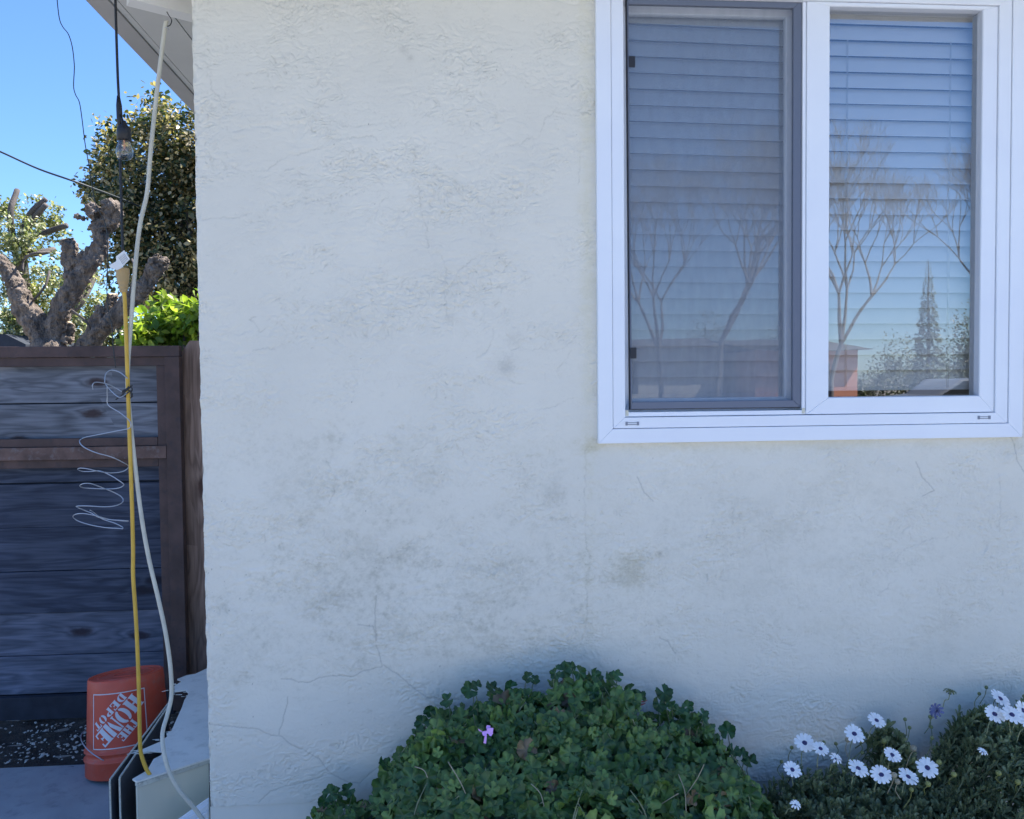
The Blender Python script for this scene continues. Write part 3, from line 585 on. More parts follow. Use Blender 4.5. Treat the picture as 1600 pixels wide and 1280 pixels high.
top = [(207,1217),(228,1205),(232,1200),(240,1186),(252,1180),(254,1174),(236,1173),(224,1176),(222,1171),(236,1165),(252,1158),(262,1150),(260,1146),(268,1142),(274,1128),(284,1106),(288,1094),(295,1083),(290,1078),(273,1080),(272,1072),(285,1064),(277,1061),(292,1055),(305,1053),(324,1044),(350,1040),(350,1178),(326,1185),(214,1221)]
tp = [A(x,y,ZB+.004) for x,y in top]; tp = [np.array([min(q[0],XL-.0005),q[1],q[2]]) for q in tp]
b = MB()
for dz, off, mi in ((0,0,0),):
    b.prism([q-(0,0,.005) for q in tp],(0,0,.005))
b.build('top_panel', m_ply, boxr)
b = MB(); b.prism([(c0[0]+.02,c0[1]+.05,ZB-.03),(XL,c1[1]+.06,ZB-.03),(XL,.99,ZB-.03),(-.905,.93,ZB-.03),(-.905,.2,ZB-.03)],(0,0,.022)); b.build('core_layer', m_ply_dark, boxr)
rngl = random.Random(3); b = MB()
for k in range(30):                          # splinters along the torn edge
    i = rngl.randrange(0,25); q = tp[i]*(1-.5)+tp[i+1]*.5+np.array([rngl.uniform(-.02,.012),rngl.uniform(-.02,.02),-.006+rngl.uniform(-.008,.006)])
    a = math.pi+rngl.uniform(-.35,.35)+.3; l_ = rngl.uniform(.008,.026); d = np.array([math.cos(a),math.sin(a),rngl.uniform(-.1,.12)])*l_; s_ = np.array([-d[1],d[0],0])*rngl.uniform(.06,.14)
    b.prism([q-s_,q+s_,q+d+s_*.2,q+d-s_*.2],(0,0,.0015)); b.m[-6:] = [rngl.choice((0,0,1))]*6
b.build('splinters', [m_ply, m_ply_dark], boxr)
def panel(near, nearb, far, name):
    n0 = A(*near); f0 = A(*far); 
    dn_ = f0-n0; L_ = np.linalg.norm(dn_); dn_ /= L_; sd_ = np.array([dn_[1],-dn_[0],0])
    foot = np.array([n0[0]+.0, n0[1]-.0, 0.]); b = MB()
    b.prism([n0, f0, (f0[0],f0[1],0), foot], sd_*.003); o = b.build(name, m_panel_grey, boxr)
    b = MB(); b.prism([n0-dn_*.0015,f0,f0+(0,0,.004),n0-dn_*.0015+(0,0,.004)], sd_*.0045)
    b.prism([n0-dn_*.005,n0-dn_*.001,foot-dn_*.001,foot-dn_*.005], sd_*.0045); b.build('panel_edge', m_edge, boxr)
panel((171,1219),(181,1280),(262,1100),'side_panel'); panel((186,1216),(196,1280),(262,1104),'side_panel')
b = MB(); b.box(-.905,-.885,.5,.95,0,ZB-.05); b.build('back_post', m_ply_dark, boxr)
# white plastic trim leaning at the foot
q = [at(262,1292,.035),at(326,1247,.075),at(326,1300,.075),at(262,1330,.035)]
tr = thing('plastic_trim', (q[0][0],.04,0), 'white ridged plastic trim piece leaning at the bottom of the house corner', 'trim')
b = MB(); b.prism(q,(.0,.006,0)); off = np.array([0,-.004,-.012])
b.prism([q[0]+off,q[1]+off,q[1]+off-(0,0,.008),q[0]+off-(0,0,.008)],(0,-.004,0)); b.prism([q[0]+off*2.6,q[1]+off*2.6,q[1]+off*2.6-(0,0,.006),q[0]+off*2.6-(0,0,.006)],(0,.007,0)); 
b.build('plate', m_vinyl, tr, bevel=.001)
# ------------------------------------------------------------------ cords and wires
def smooth_path(P, k=6):
    P = [np.array(p,float) for p in P]; P = [2*P[0]-P[1]]+P+[2*P[-1]-P[-2]]; o = []
    for i in range(1,len(P)-2):
        for j in range(k):
            t = j/k; o.append(.5*((2*P[i])+(-P[i-1]+P[i+1])*t+(2*P[i-1]-5*P[i]+4*P[i+1]-P[i+2])*t*t+(-P[i-1]+3*P[i]-3*P[i+1]+P[i+2])*t**3))
    o.append(P[-2]); return o
def cordline(P3, r, name, m, parent=None, n=8, k=6, base=None, flat=1.0):
    b = MB(); b.tube(smooth_path(P3,k), r, n, flat=flat); return b.build(name, m, parent, base=base, smooth=True)
# cream cord
P3 = [at(x,y,Y) for x,y,Y in [(261,36,.12),(258,42,.12),(247,128,.13),(236,230,.13),(230,300,.14),(219,350,.14),(211,420,.14),(205,500,.14),(200,570,.14),(200,615,.14),(208,700,.14),(220,800,.13),(232,870,.12),(246,930,.11),(258,985,.10),(266,1040,.09),(268,1085,.08),(262,1115,.06),(254,1145,.03),(256,1175,.0),(264,1205,-.01),(280,1235,-.01),(303,1262,.0),(320,1285,.0)]]
cr = thing('cream_cord', P3[0], 'thick cream coloured cord hanging from a hook under the eave to the broken box', 'cord')
cordline(P3,.0058,'cord',m_cream_cord,cr,10)
hk = at(261,30,.12); b = MB(); b.tube(smooth_path([hk+(0,0,.02),hk+(.004,0,.012),hk+(.012,0,-.002),hk+(.008,0,-.016),hk+(-.003,0,-.020),hk+(-.007,0,-.012)]),.0014,6); b.build('hook', m_hook, cr, smooth=True)
b = MB(); b.tube([P3[1]+(-.008,0,-.006),P3[1]+(.008,-.008,-.004),P3[1]+(.01,0,-.008)],.0012,6); b.build('tie', m_wire, cr)
# string light
SY = .10
sp = lambda x,y,d=0: at(x,y,SY+d)
sl_ = thing('string_light', sp(180,4), 'black string light cable with one clear bulb hanging from the eave corner', 'string light')
cordline([sp(180,-8),sp(180.5,5),sp(182,60),sp(184,120),sp(186,160),sp(187,200,.01),sp(188,260,.01),sp(190,330,.01),sp(192,398,.01)],.0037,'cable',m_blackrubber,sl_)
b = MB(); k0 = sp(186,150); b.tube([sp(185,150),sp(186,165),sp(187,185),sp(187,205)],[.0040,.0075,.0080,.003],12); b.tube([sp(187,178,-.004),sp(191,188,-.006),sp(194,200,-.008)],[.003,.004,.005],8)
b.build('cable_junction', m_blackrubber, sl_, smooth=True)
sk = sp(194,219,-.008); b = MB(); b.lathe(sk,(.02,0,1),[(-.001,.0165),(.0,.0185),(.028,.0185),(.034,.0165),(.042,.008),(.052,.0045)],20,cap0=True,cap1=True); b.build('socket', m_blackrubber, sl_, smooth=True)
b = MB(); b.lathe(sk,(.01,0,-1),[(0,.0135),(.010,.0160),(.022,.0205),(.034,.0225),(.044,.0205),(.051,.0145),(.0545,.007),(.0555,.0005)],24); b.build('bulb', m_bulb, sl_, smooth=True)
b = MB(); fil = [sk+((-.006 if i%2 else .006),0,-.012-(.018 if (i//2)%2 else 0)) for i in range(6)]; b.tube(fil,.0007,5); b.tube([sk,sk+(0,0,-.02)],.002,6); b.build('filament', worn('copper_filament',(.7,.35,.2),.4), sl_)
# yellow extension cord with plug and tag
YY = .13; yp = lambda x,y,d=0: at(x,y,YY+d)
yc = thing('extension_cord', yp(190,420), 'yellow extension cord with tan plug dropping in front of the orange bucket', 'cord')
cordline([yp(193.5,452),yp(195,470),yp(197,520),yp(199,580),yp(201,640),yp(203,700),yp(206,780),yp(208,860),yp(208,900),yp(212,960),yp(215,1020),yp(217,1080),yp(218,1130),yp(219,1165,-.0),yp(221,1180),yp(228,1200),yp(236,1214)],.0054,'cord',m_yellow,yc,10)
pb = yp(193,457); b = MB(); b.lathe(pb,(-.01,0,1),[(0,.0085),(.006,.0115),(.010,.0105),(.014,.0125),(.022,.0125),(.030,.0155),(.052,.0175),(.066,.0175),(.068,.016)],14,cap0=True,cap1=True); b.build('plug', m_tan, yc, smooth=False)
tg = thing('paper_tag', sp(188,395), 'small white printed tag around the black cable above the tan plug', 'tag')
t0 = [sp(x,y,-.012) for x,y in ((181,401),(194,391),(203,405),(189,419),(183,417))]; b = MB(); b.prism(t0,(0,.0006,0)); 
t1 = [sp(x,y,-.010) for x,y in ((170,415),(184,407),(190,419),(183,422),(173,419))]; b.prism(t1,(0,.0006,0)); b.build('paper', m_tag, tg)
b = MB()
for k in range(6):
    f_ = (k+1)/7; p0 = sp(183+12*f_*.95,402.5-8.5*f_,-.0126); p1 = sp(191+11*f_*.95,415-10*f_,-.0126); d = (sp(184,402,-.0126)-sp(183,402.8,-.0126))*.35; p0 = p0*(.92)+p1*.08; b.add([p0,p1,p1+d,p0+d],[(0,1,2,3)])
b.build('print', m_ink, tg)
# thin curled wire
cw = [(745,20),(750,80),(772,195),(800,250),(842,300)]
loopA = [(850,262),(800,222),(740,207),(705,235),(698,290)]
loopB = [(815,352),(770,325),(710,298),(640,288),(617,305),(620,335)]
loopC = [(698,290),(722,325),(770,372),(800,388),(832,372),(856,350)]
coil = [(715,318),(716,380),(722,440),(800,490),(855,535),(872,565),(860,595),(780,612),(640,640),(560,657),(530,682),(560,720),(640,757),(740,785),(820,822),(858,850),(820,882),(740,892),(660,882),(590,866),(540,860),(518,868),(550,882),(610,882),(670,880),(740,910),(800,948),(825,973),(790,993),(720,999),(610,995),(550,990),(533,977),(560,963),(610,965),(680,990),(750,1018),(808,1050),(820,1082),(780,1108),(700,1118),(580,1112),(508,1116),(560,1140),(610,1160),(660,1188),(740,1204),(800,1208),(858,1213)]
tail = [(850,1216),(790,1210),(720,1200),(640,1178),(560,1163),(505,1168),(487,1186),(520,1212),(600,1238),(700,1256),(790,1262),(818,1264),(812,1250),(760,1225),(680,1198),(630,1160),(600,1140)]
cwt = thing('curled_wire', at(195,610,.12), 'thin silver wire tied round the cords and curling loosely below', 'wire')
def wl3(P, name='wire', r=.0014, off=0, ph=0): 
    return cordline([at(x/4.267, 530+y/4.267, .115+.03*math.sin(i*.9+ph)+off) for i,(x,y) in enumerate(P)], r, name, m_wire, cwt, 6, 5)
wl3(loopA,'loop'); wl3(loopB,'loop',ph=1); wl3(loopC,'loop',ph=2); wl3(coil,'coil'); wl3(tail,'coil',ph=1.5)
b = MB(); kc = at(200,612,.125)
for k in range(3): b.tube(smooth_path([kc+(.013*math.cos(a),-.012*math.sin(a)-.004,.006*(k-1)+.012*math.sin(a+k)) for a in [i*.7 for i in range(10)]]),.0016,6)
b.tube([kc+(0,-.014,-.006),kc+(.014,-.016,.002),kc+(.016,-.014,-.016)],.0022,6); b.tube([kc+(-.03,-.01,-.022),kc+(-.012,-.012,-.010),kc+(.008,-.014,.014)],.002,6); b.build('knot', m_hook, cwt, smooth=True)
# dark thin wire hanging down the sky
HY = .22
hw_ = [(89,-6),(90,8),(93,30),(98,42),(107,54),(113,74),(116,100),(116,112),(115,135),(118,148),(124,160),(128,185),(133,225),(139,258),(142,280),(150,320),(165,352),(168,400),(167,455),(170,490),(175,510),(176,530),(178,552),(181,575)]
hwo = thing('hanging_wire', at(116,110,HY), 'thin dark kinked wire hanging against the sky left of the bulb', 'wire')
cordline([at(x,y,HY) for x,y in hw_],.0013,'wire',m_cable,hwo,6)
P3 = [at(-30,226,7.5),at(0,237,7.5),at(60,264,7.6),at(120,285,7.6),at(190,311,8.3),at(240,332,9.3),at(300,356,10.5)]
uc = thing('utility_cable', P3[1], 'dark utility cable sloping down across the sky behind the trees', 'cable')
cordline(P3,.012,'cable',m_cable,uc,6)
# ------------------------------------------------------------------ geranium
def interp(px, P): xs_, ys_ = zip(*P); return np.interp(px, xs_, ys_)
gout = [(486,1290),(497,1248),(520,1236),(560,1240),(588,1226),(603,1196),(625,1182),(645,1140),(668,1115),(690,1098),(725,1092),(740,1078),(800,1074),(830,1072),(870,1052),(890,1048),(930,1056),(962,1062),(985,1090),(1010,1106),(1060,1100),(1095,1112),(1118,1146),(1140,1166),(1158,1200),(1180,1240),(1196,1290)]
ger = thing('geranium', (at(860,1200)[0],-.25,0), 'large dark green geranium bush with one pink flower below the window', 'shrub')
YB = -.10
gz_ = [at(x,y,YB) for x,y in gout]; gxs = np.array([q[0] for q in gz_]); gzs = np.array([q[2] for q in gz_])
def gtop(x, y):                              # height of the bush surface
    h = np.interp(x, gxs, gzs, left=0, right=0)-.010; cx_ = .5*(gxs[0]+gxs[-1]); hw = .5*(gxs[-1]-gxs[0])
    depth = np.clip(-(y-YB), 0, 2); ed = .62
    return h-.75*(depth/ed)**2.0*.45+.026*np.sin(x*23+y*11)*np.clip(-(y-YB)*8,.3,1)+.030*np.sin(x*13-y*31+1)*np.clip(-(y-YB)*8,.2,1)
def lobed():
    n = 35; T = [(0,.0,0)]; tc = [1.25]
    for ri in (.5,1.0):
        for i in range(n):
            a = -math.pi/2+.30+(2*math.pi-.60)*i/(n-1); lob = .5+.5*math.cos(5*(a-math.pi/2)); lob = lob**.6
            r = ri*(.80+.20*lob if ri == 1 else 1)*(1+(.05*math.cos(17*a) if ri == 1 else 0)); z = .34*r*r-.28*(1-lob)*ri+.09*math.sin(4*a+1)*ri-.08
            T.append((r*math.cos(a), r*math.sin(a)+.1, z)); tc.append(1.0+.25*(lob-.5) if ri == .5 else .80+.35*lob)
    TF = [(0,1+i,2+i) for i in range(n-1)]+[q for i in range(n-1) for q in ((1+i,1+n+i,2+n+i),(1+i,2+n+i,2+i))]
    return np.array(T), TF, np.array(tc)
T, TF, tc = lobed()
k = 6000; x = rng.uniform(gxs[0],gxs[-1],k); y = YB-.62*rng.random(k)**.9+.07*rng.random(k)
h0 = gtop(x,y); eps = .01; nx_ = -(gtop(x+eps,y)-h0)/eps; ny_ = -(gtop(x,y+eps)-h0)/eps
nor = nrm(np.stack([nx_*.6,np.minimum(ny_,0)*.8-.45,np.ones(k)],1)+rng.normal(0,.5,(k,3)))
dep = rng.random(k)**1.3*.17; size = rng.uniform(.010,.031,k)*(1+.25*rng.random(k))
z = h0-dep-size*.6; ok = (z > .25); 
# outline thinning
pos = np.stack([x,y,z],1)[ok]; nor = nor[ok]; size = size[ok]; dep = dep[ok]; k = len(pos)
pos[:,1] = np.minimum(pos[:,1],-.045)
light = rng.random((k,1)); cA = np.array([[.04,.10,.035]]); cB = np.array([[.17,.27,.07]]); cl = .5+.5*np.sin(pos[:,:1]*19+pos[:,1:2]*23+pos[:,2:]*17)
col = cA+(cB-cA)*np.clip(light**1.6*.75+.3*cl*light,0,1); old = rng.random(k) < .028; col[old] = np.array([.16,.12,.07])*rng.uniform(.6,1.2,(old.sum(),1))
yl = rng.random(k) < .03; col[yl] = [.11,.18,.05]
scatter('leaves', T, TF, pos, frames(nor, rng.normal(0,1,(k,3))+[0,-.3,-.2]), size, col, m_ger, ger, tc)
spr = [(880,1048,.028),(892,1044,.02),(868,1052,.018),(735,1078,.027),(745,1072,.018),(826,1058,.018),(835,1062,.016),(958,1062,.028),(966,1056,.018),(1037,1082,.028),(1030,1100,.024),(1046,1096,.02),(1074,1104,.020),(1098,1116,.02),(1137,1143,.028),(1172,1190,.027),(516,1240,.026),(508,1252,.024),(545,1234,.022),(660,1130,.024),(603,1196,.026),(672,1112,.02),(1146,1172,.022),(1160,1178,.018),(528,1238,.018),(1058,1110,.022),(985,1078,.022),(1000,1090,.022),(905,1050,.022),(930,1056,.022),(700,1094,.024),(770,1076,.024),(798,1074,.024),(1190,1240,.02)]
pos = np.array([at(a,b_,-.09-.03*random.random()) for a,b_,_ in spr]); k = len(spr)
nor = np.array([0,-.9,.55])+rng.normal(0,.35,(k,3)); col = np.array([[.030,.085,.030]])*rng.uniform(.8,1.3,(k,1))
scatter('leaves', T, TF, pos, frames(nor, rng.normal(0,1,(k,3))), np.array([s_[2] for s_ in spr])*.88, col, m_ger, ger, tc)
b = MB()
for p in pos: b.tube(smooth_path([p, p+(random.uniform(-.01,.01),.004,-.03), p+(random.uniform(-.02,.02),.0,-.09)],4),.0014,5)
for k_ in range(170):
    xx = random.uniform(gxs[1],gxs[-2]); yy = YB-random.random()*.55; zt_ = float(gtop(xx,yy)); l_ = random.uniform(.05,.16); a = random.uniform(0,6.28)
    b.tube(smooth_path([(xx,yy,zt_-.012),(xx+l_*.3*math.cos(a),yy+l_*.25*math.sin(a),zt_-l_*.5),(xx+l_*.5*math.cos(a),yy+l_*.4*math.sin(a),zt_-l_)],3),[.0012]*3+[.002]*4,5)
b.build('stems', m_stem, ger, smooth=True)
b = MB()
for (x0,y0,x1,y1) in ((700,1190,740,1280),(1170-100,1245,1100,1195),(950,1240,935,1275),(1020,1265,1060,1240),(648,1198,668,1215),(690,1250,716,1282),(1060,1210,1072,1270),(830,1225,850,1260)):
    q0 = at(x0,y0,-.42); q1 = at(x1,y1,-.45); b = MB(); b.tube(smooth_path([q0,(q0+q1)/2+(.006,0,.004),q1],4),.0011,6); b.build('dry_stem', m_drystem, ger, smooth=True)
b = MB(); hc = [(x_, float(np.interp(x_, gxs, gzs))) for x_ in np.linspace(gxs[0]+.03,gxs[-1]-.03,24)]
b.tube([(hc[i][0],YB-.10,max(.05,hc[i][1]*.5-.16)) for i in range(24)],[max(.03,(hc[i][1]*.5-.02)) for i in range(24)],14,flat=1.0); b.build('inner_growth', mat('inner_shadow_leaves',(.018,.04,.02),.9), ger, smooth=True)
def petalfan(b, c, nrmv, r, n, wdt, cup=.15, gap=0, rot=0, rows=4, lenj=.08):
    nrmv = np.array(nrmv,float); nrmv /= np.linalg.norm(nrmv); u_ = np.cross(nrmv,(0,0,1)); u_ /= np.linalg.norm(u_); w_ = np.cross(nrmv,u_)
    for i in range(n):
        a = rot+2*math.pi*i/n+random.uniform(-.05,.05); d = u_*math.cos(a)+w_*math.sin(a); s_ = np.cross(nrmv,d); R_ = r*(1+random.uniform(-lenj,lenj)); cu = cup+random.uniform(-.07,.07)
        vs = []
        for q in range(rows+1):
            t_ = .18+.82*q/rows; ww = wdt*r*(.45+.9*t_-.95*max(0,t_-.72)*2.2); base = c+d*R_*t_+nrmv*(r*cu*math.sin(t_*2.6)*.6)+nrmv*.0006*(i%2)
            vs += [base-s_*ww*.5+nrmv*.001*t_, base-nrmv*.0006, base+s_*ww*.5+nrmv*.001*t_]
        fs = [(3*q+j,3*q+3+j,3*q+4+j,3*q+1+j) for q in range(rows) for j in range(2)]; b.add(vs, fs)
fp = at(758,1146,-.42); fo = bpy.data.objects.new('flower', None); C.objects.link(fo); fo.parent = ger; fo.location = [float(v) for v in fp-origin(ger)]
b = MB(); petalfan(b, fp+(.006,0,.004), (.2,-1,.4), .013, 3, .75, rot=.3); b.add([fp,fp+(-.014,0,.006),fp+(-.016,0,.012),fp+(-.004,-.002,.004)],[(0,1,2,3)]); b.add([fp,fp+(-.004,0,-.022),fp+(.002,0,-.024),fp+(.004,-.002,-.002)],[(0,1,2,3)])
b.add([fp+(0,-.002,.0),fp+(.017,-.003,.001),fp+(.019,-.001,.012),fp+(.006,-.002,.013)],[(0,1,2,3)]); b.build('petals', m_pink, fo, smooth=True)
b = MB()
for (px,py) in ((1003,1101),(1006,1096)): q = at(px,py,-.12); b.tube([q-(.012,0,.002),q,q+(.010,0,.003)],[.0008,.0024,.0006],6)
b.build('seed_pods', m_redbud, ger, smooth=True)
# ------------------------------------------------------------------ daisies
def spatula():
    T = []; rows = [(0,.035),(.25,.06),(.5,.11),(.72,.15),(.9,.11),(1.,.02)]
    for t_, w_ in rows: z = .16*math.sin(t_*2.4); T += [(-w_,t_,z+.03*w_/.15),(0,t_,z-.01),(w_,t_,z+.03*w_/.15)]
    return np.array(T), [(3*q+j,3*q+1+j,3*q+4+j,3*q+3+j) for q in range(5) for j in range(2)]
T2, TF2 = spatula()
def shoots(name, tips, dirs, root, nl=16, ls=.034, sl=.09, c0=(.11,.15,.08), c1=(.32,.36,.21)):
    pos, nor, dr, size, col = [], [], [], [], []; b = MB()
    for p, d in zip(tips, dirs):
        d = d/np.linalg.norm(d); u_ = np.cross(d,(.3,.2,.9)); u_ /= np.linalg.norm(u_); w_ = np.cross(d,u_); ph = random.uniform(0,6.28); br = random.random()
        for i in range(nl):
            t_ = i/nl; a = ph+i*2.4; rad = u_*math.cos(a)+w_*math.sin(a); op = .35+.9*t_
            pos.append(p-d*sl*t_); dd = rad*math.sin(op)+d*math.cos(op); dr.append(dd+rng.normal(0,.12,3)); nor.append(d*math.sin(op)-rad*math.cos(op)+rng.normal(0,.15,3))
            size.append(ls*(.5+.75*math.sin(min(1,t_*1.4+.15)*1.57))*random.uniform(.8,1.15)); f_ = np.clip((1-t_)*.6*br+random.uniform(0,.35),0,1); col.append(np.array(c0)*(1-f_)+np.array(c1)*f_)
        b.tube([p, p-d*sl*.5, p-d*sl*1.3],[.0008,.0014,.0018],5)
    scatter(name, T2, TF2, np.array(pos), frames(np.array(nor),np.array(dr)), np.array(size), np.array(col), m_daisy, root)
    b.build('stems', m_stem, root, smooth=True)
def bush(root, out, n, ybk, yfr, drop, **k):
    q = [at(x_,y_,ybk) for x_,y_ in out]; xs_ = [a[0] for a in q]; zs_ = [a[2] for a in q]; tips, dirs = [], []
    for _ in range(n):
        x_ = random.uniform(xs_[0],xs_[-1]); f_ = random.random(); y_ = ybk+(yfr-ybk)*f_; z_ = np.interp(x_,xs_,zs_)-drop*f_**1.4-random.random()**2*.09+random.uniform(-.012,.012)
        if z_ > .3: tips.append(np.array([x_,y_,z_])); dirs.append(np.array([random.gauss(0,.35),-.35-.25*f_+random.gauss(0,.3),1]))
    shoots('leaves', tips, dirs, root, **k)
d1 = thing('daisy_bush', (at(1330,1240)[0],-.2,0), 'low daisy bush with the cluster of open white flowers right of the geranium', 'flowering plant', 'white daisy bushes by the wall')
d2 = thing('daisy_bush', (at(1540,1200)[0],-.2,0), 'taller denser daisy bush at the far right edge of the bed', 'flowering plant', 'white daisy bushes by the wall')
bush(d1, [(1188,1262),(1200,1232),(1225,1218),(1240,1206),(1280,1212),(1330,1214),(1370,1218),(1420,1216),(1450,1206),(1475,1206)], 1000, -.10, -.62, .13, ls=.032)
bush(d1, [(1362,1150),(1374,1136),(1390,1128),(1404,1142),(1412,1160)], 62, -.09, -.16, .05, ls=.034, nl=14)
bush(d1, [(1362,1190),(1385,1170),(1420,1185),(1450,1180)], 70, -.10, -.2, .07, ls=.032)
bush(d1, [(1228,1206),(1245,1190),(1290,1196),(1340,1182),(1360,1190)], 60, -.10, -.18, .06, ls=.022, nl=12, sl=.06)
bush(d2, [(1425,1212),(1440,1200),(1455,1176),(1470,1146),(1485,1118),(1500,1106),(1530,1102),(1560,1106),(1600,1098),(1680,1090)], 1050, -.10, -.60, .12, ls=.026)
bush(d2, [(1470,1130),(1490,1112),(1508,1100),(1530,1100)], 30, -.09, -.2, .03, ls=.024, nl=12)
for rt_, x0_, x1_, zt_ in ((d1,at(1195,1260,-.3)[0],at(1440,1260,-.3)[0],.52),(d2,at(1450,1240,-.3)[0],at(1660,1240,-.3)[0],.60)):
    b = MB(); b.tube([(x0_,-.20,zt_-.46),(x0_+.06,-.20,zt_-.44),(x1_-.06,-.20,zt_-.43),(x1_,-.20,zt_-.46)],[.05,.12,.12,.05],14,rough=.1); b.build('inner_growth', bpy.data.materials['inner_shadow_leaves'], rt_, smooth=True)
def flower(root, px, py, r, Y=-.30, nv=None, stem_=.10, half=False, petm=None, toward=None):
    c_ = at(px,py,Y); s_ = 1.43e-3*(Y-CAM[1])/1.8; rr_ = r*s_
    nv = nv if nv is not None else (random.uniform(-.2,.2),random.uniform(-.8,-.45),.9)
    o = bpy.data.objects.new('flower', None); C.objects.link(o); o.parent = root; o.location = [float(v) for v in c_-origin(root)]
    b = MB(); petalfan(b, c_, nv, rr_, 13 if not half else 10, .35, cup=.12 if not half else .9, rot=random.random()); b.build('petals', petm or m_petal, o, smooth=True)
    nv_ = np.array(nv,float); nv_ /= np.linalg.norm(nv_)
    b = MB(); b.lathe(c_-nv_*.001, nv_, [(0,rr_*.27),(.002,rr_*.27),(.0035,rr_*.20),(.0042,rr_*.05)],14,cap1=True); b.build('flower_centre', m_eye, o, smooth=True)
    b = MB(); e_ = np.array([c_[0]+random.uniform(-.015,.015), c_[1]+.02, c_[2]-stem_]); b.tube(smooth_path([c_-nv_*.001, c_-nv_*.008+(0,.004,-.01), (c_+e_)/2+(0,.006,0), e_],4),.0012,6); b.build('stem', m_stem, o, smooth=True)
for (px,py,r,Y,st_) in [(1257,1161,16.5,-.22,.07),(1282,1170,13.5,-.26,.06),(1335,1147,16,-.22,.09),(1369.5,1126,15,-.2,.06),(1394,1180,14.5,-.34,.06),(1341,1201,17,-.36,.05),(1377,1211,16.5,-.38,.05),(1419,1214,16.5,-.38,.05),(1449,1200,17.5,-.34,.06),(1238,1203,14.5,-.32,.05)]:
    flower(d1,px,py,r,Y,stem_=st_)
flower(d1,1305,1187,10,-.28,nv=(.1,-.55,1),half=True,stem_=.04); flower(d1,1242,1259,9,-.44,nv=(.1,-.55,1),half=True,stem_=.03)
for (px,py,r,Y,nv) in [(1563,1092,17,-.2,(.3,-.55,.8)),(1554,1116,16.5,-.28,None),(1581,1117,16.5,-.30,None),(1598,1110,15,-.27,(.3,-.8,.5)),(1604,1130,13,-.3,None)]: flower(d2,px,py,r,Y,nv=nv,stem_=.06)
flower(d2,1534,1176,8,-.4,nv=(.2,-.5,1),half=True,stem_=.03); flower(d2,1465,1112,13,-.16,nv=(-.8,-.3,.5),half=True,petm=m_petal_dk,stem_=.05)
flower(d2,1484,1084,10,-.14,nv=(.1,-.1,1),half=True,petm=m_bud,stem_=.05)
def budp(root, px, py, Y, r=.0045, m=m_bud, st_=.05):
    c_ = at(px,py,Y); b = MB(); b.lathe(c_-(0,0,r),(0,-.1,1),[(0,r*.4),(r*.4,r*.95),(r,r*1.08),(r*1.6,r*.95),(r*2,r*.5),(r*2.1,.0002)],10,cap0=True); b.tube(smooth_path([c_-(0,0,r),c_+(random.uniform(-.01,.01),.006,-st_*.5),c_+(random.uniform(-.015,.015),.01,-st_)],3),.0010,5); b.build('bud', m, root, smooth=True)
for (px,py) in [(1237,1168),(1287,1160),(1306,1162),(1344,1159),(1414,1124),(1421,1137),(1456,1153),(1221,1190),(1347,1176),(1360,1238),(1318,1205)]: budp(d1,px,py,-.2)
budp(d1,1324,1156,-.22,.006,m_drystem); budp(d1,1427,1169,-.26,.0075,m_drystem); budp(d1,1381,1158,-.2,.0065,m_budy); budp(d1,1467,1191,-.34,.006,m_budy); budp(d1,1397,1211,-.4,.006,m_drystem); budp(d1,1402,1221,-.4,.006,m_drystem); budp(d1,1424,1234,-.42,.005,m_budy)
for (px,py) in [(1530,1084),(1541,1074),(1557,1088),(1453,1120),(1455,1136),(1536,1156),(1596,1096),(1600,1088)]: budp(d2,px,py,-.16)
for (px,py) in [(1490,1210),(1560,1208),(1450,1225),(1590,1222)]: budp(d2,px,py,-.42,.006,m_budy,.03)
# ------------------------------------------------------------------ background trees (beyond the gate)
def ell():
    return np.array([(0,0,0),(-.28,.35,.05),(-.22,.72,.04),(0,1,-.05),(.22,.72,.04),(.28,.35,.05)]), [(0,1,2,3),(0,3,4,5)]
T3, TF3 = ell()
def crown(name, root, centers, radii, n, size, cols, jitter=.5, shell=.55, droop=0., clump=0, m=None):
    cen = np.array(centers); rad = np.array(radii); w_ = rad[:,0]*rad[:,2]; idx_ = rng.choice(len(cen), n, p=w_/w_.sum()); d = nrm(rng.normal(0,1,(n,3))); r = (shell+(1-shell)*rng.random(n))[:,None]
    pos = cen[idx_]+d*r*rad[idx_]
    if clump:
        cc = pos[rng.choice(n,clump)]; j = rng.integers(0,clump,n); pos = cc[j]+rng.normal(0,1,(n,3))*rad[idx_].mean()*.085; d = nrm(pos-cen[idx_])
    nor = d*.5+rng.normal(0,jitter,(n,3))+[0,0,.5]; dr = d+rng.normal(0,.7,(n,3))-[0,0,droop]
    cols = np.array(cols); ci = rng.integers(0,len(cols),n); col = cols[ci]*rng.uniform(.7,1.25,(n,1))
    return scatter(name, T3, TF3, pos, frames(nor,dr), size*rng.uniform(.6,1.3,n), col, m or m_treeleaf, root, smooth=False)
def blobs(pts, Y, k=1.0, dy=.5):             # ellipsoids given by centre/radius in view units at distance Y
    c_, r_ = [], []
    for px,py,rp in pts: c_.append(at(px,py,Y+random.uniform(-dy,dy))); s_ = rp*(Y-CAM[1])/F*k; r_.append((s_,s_*1.1,s_))
    return c_, r_
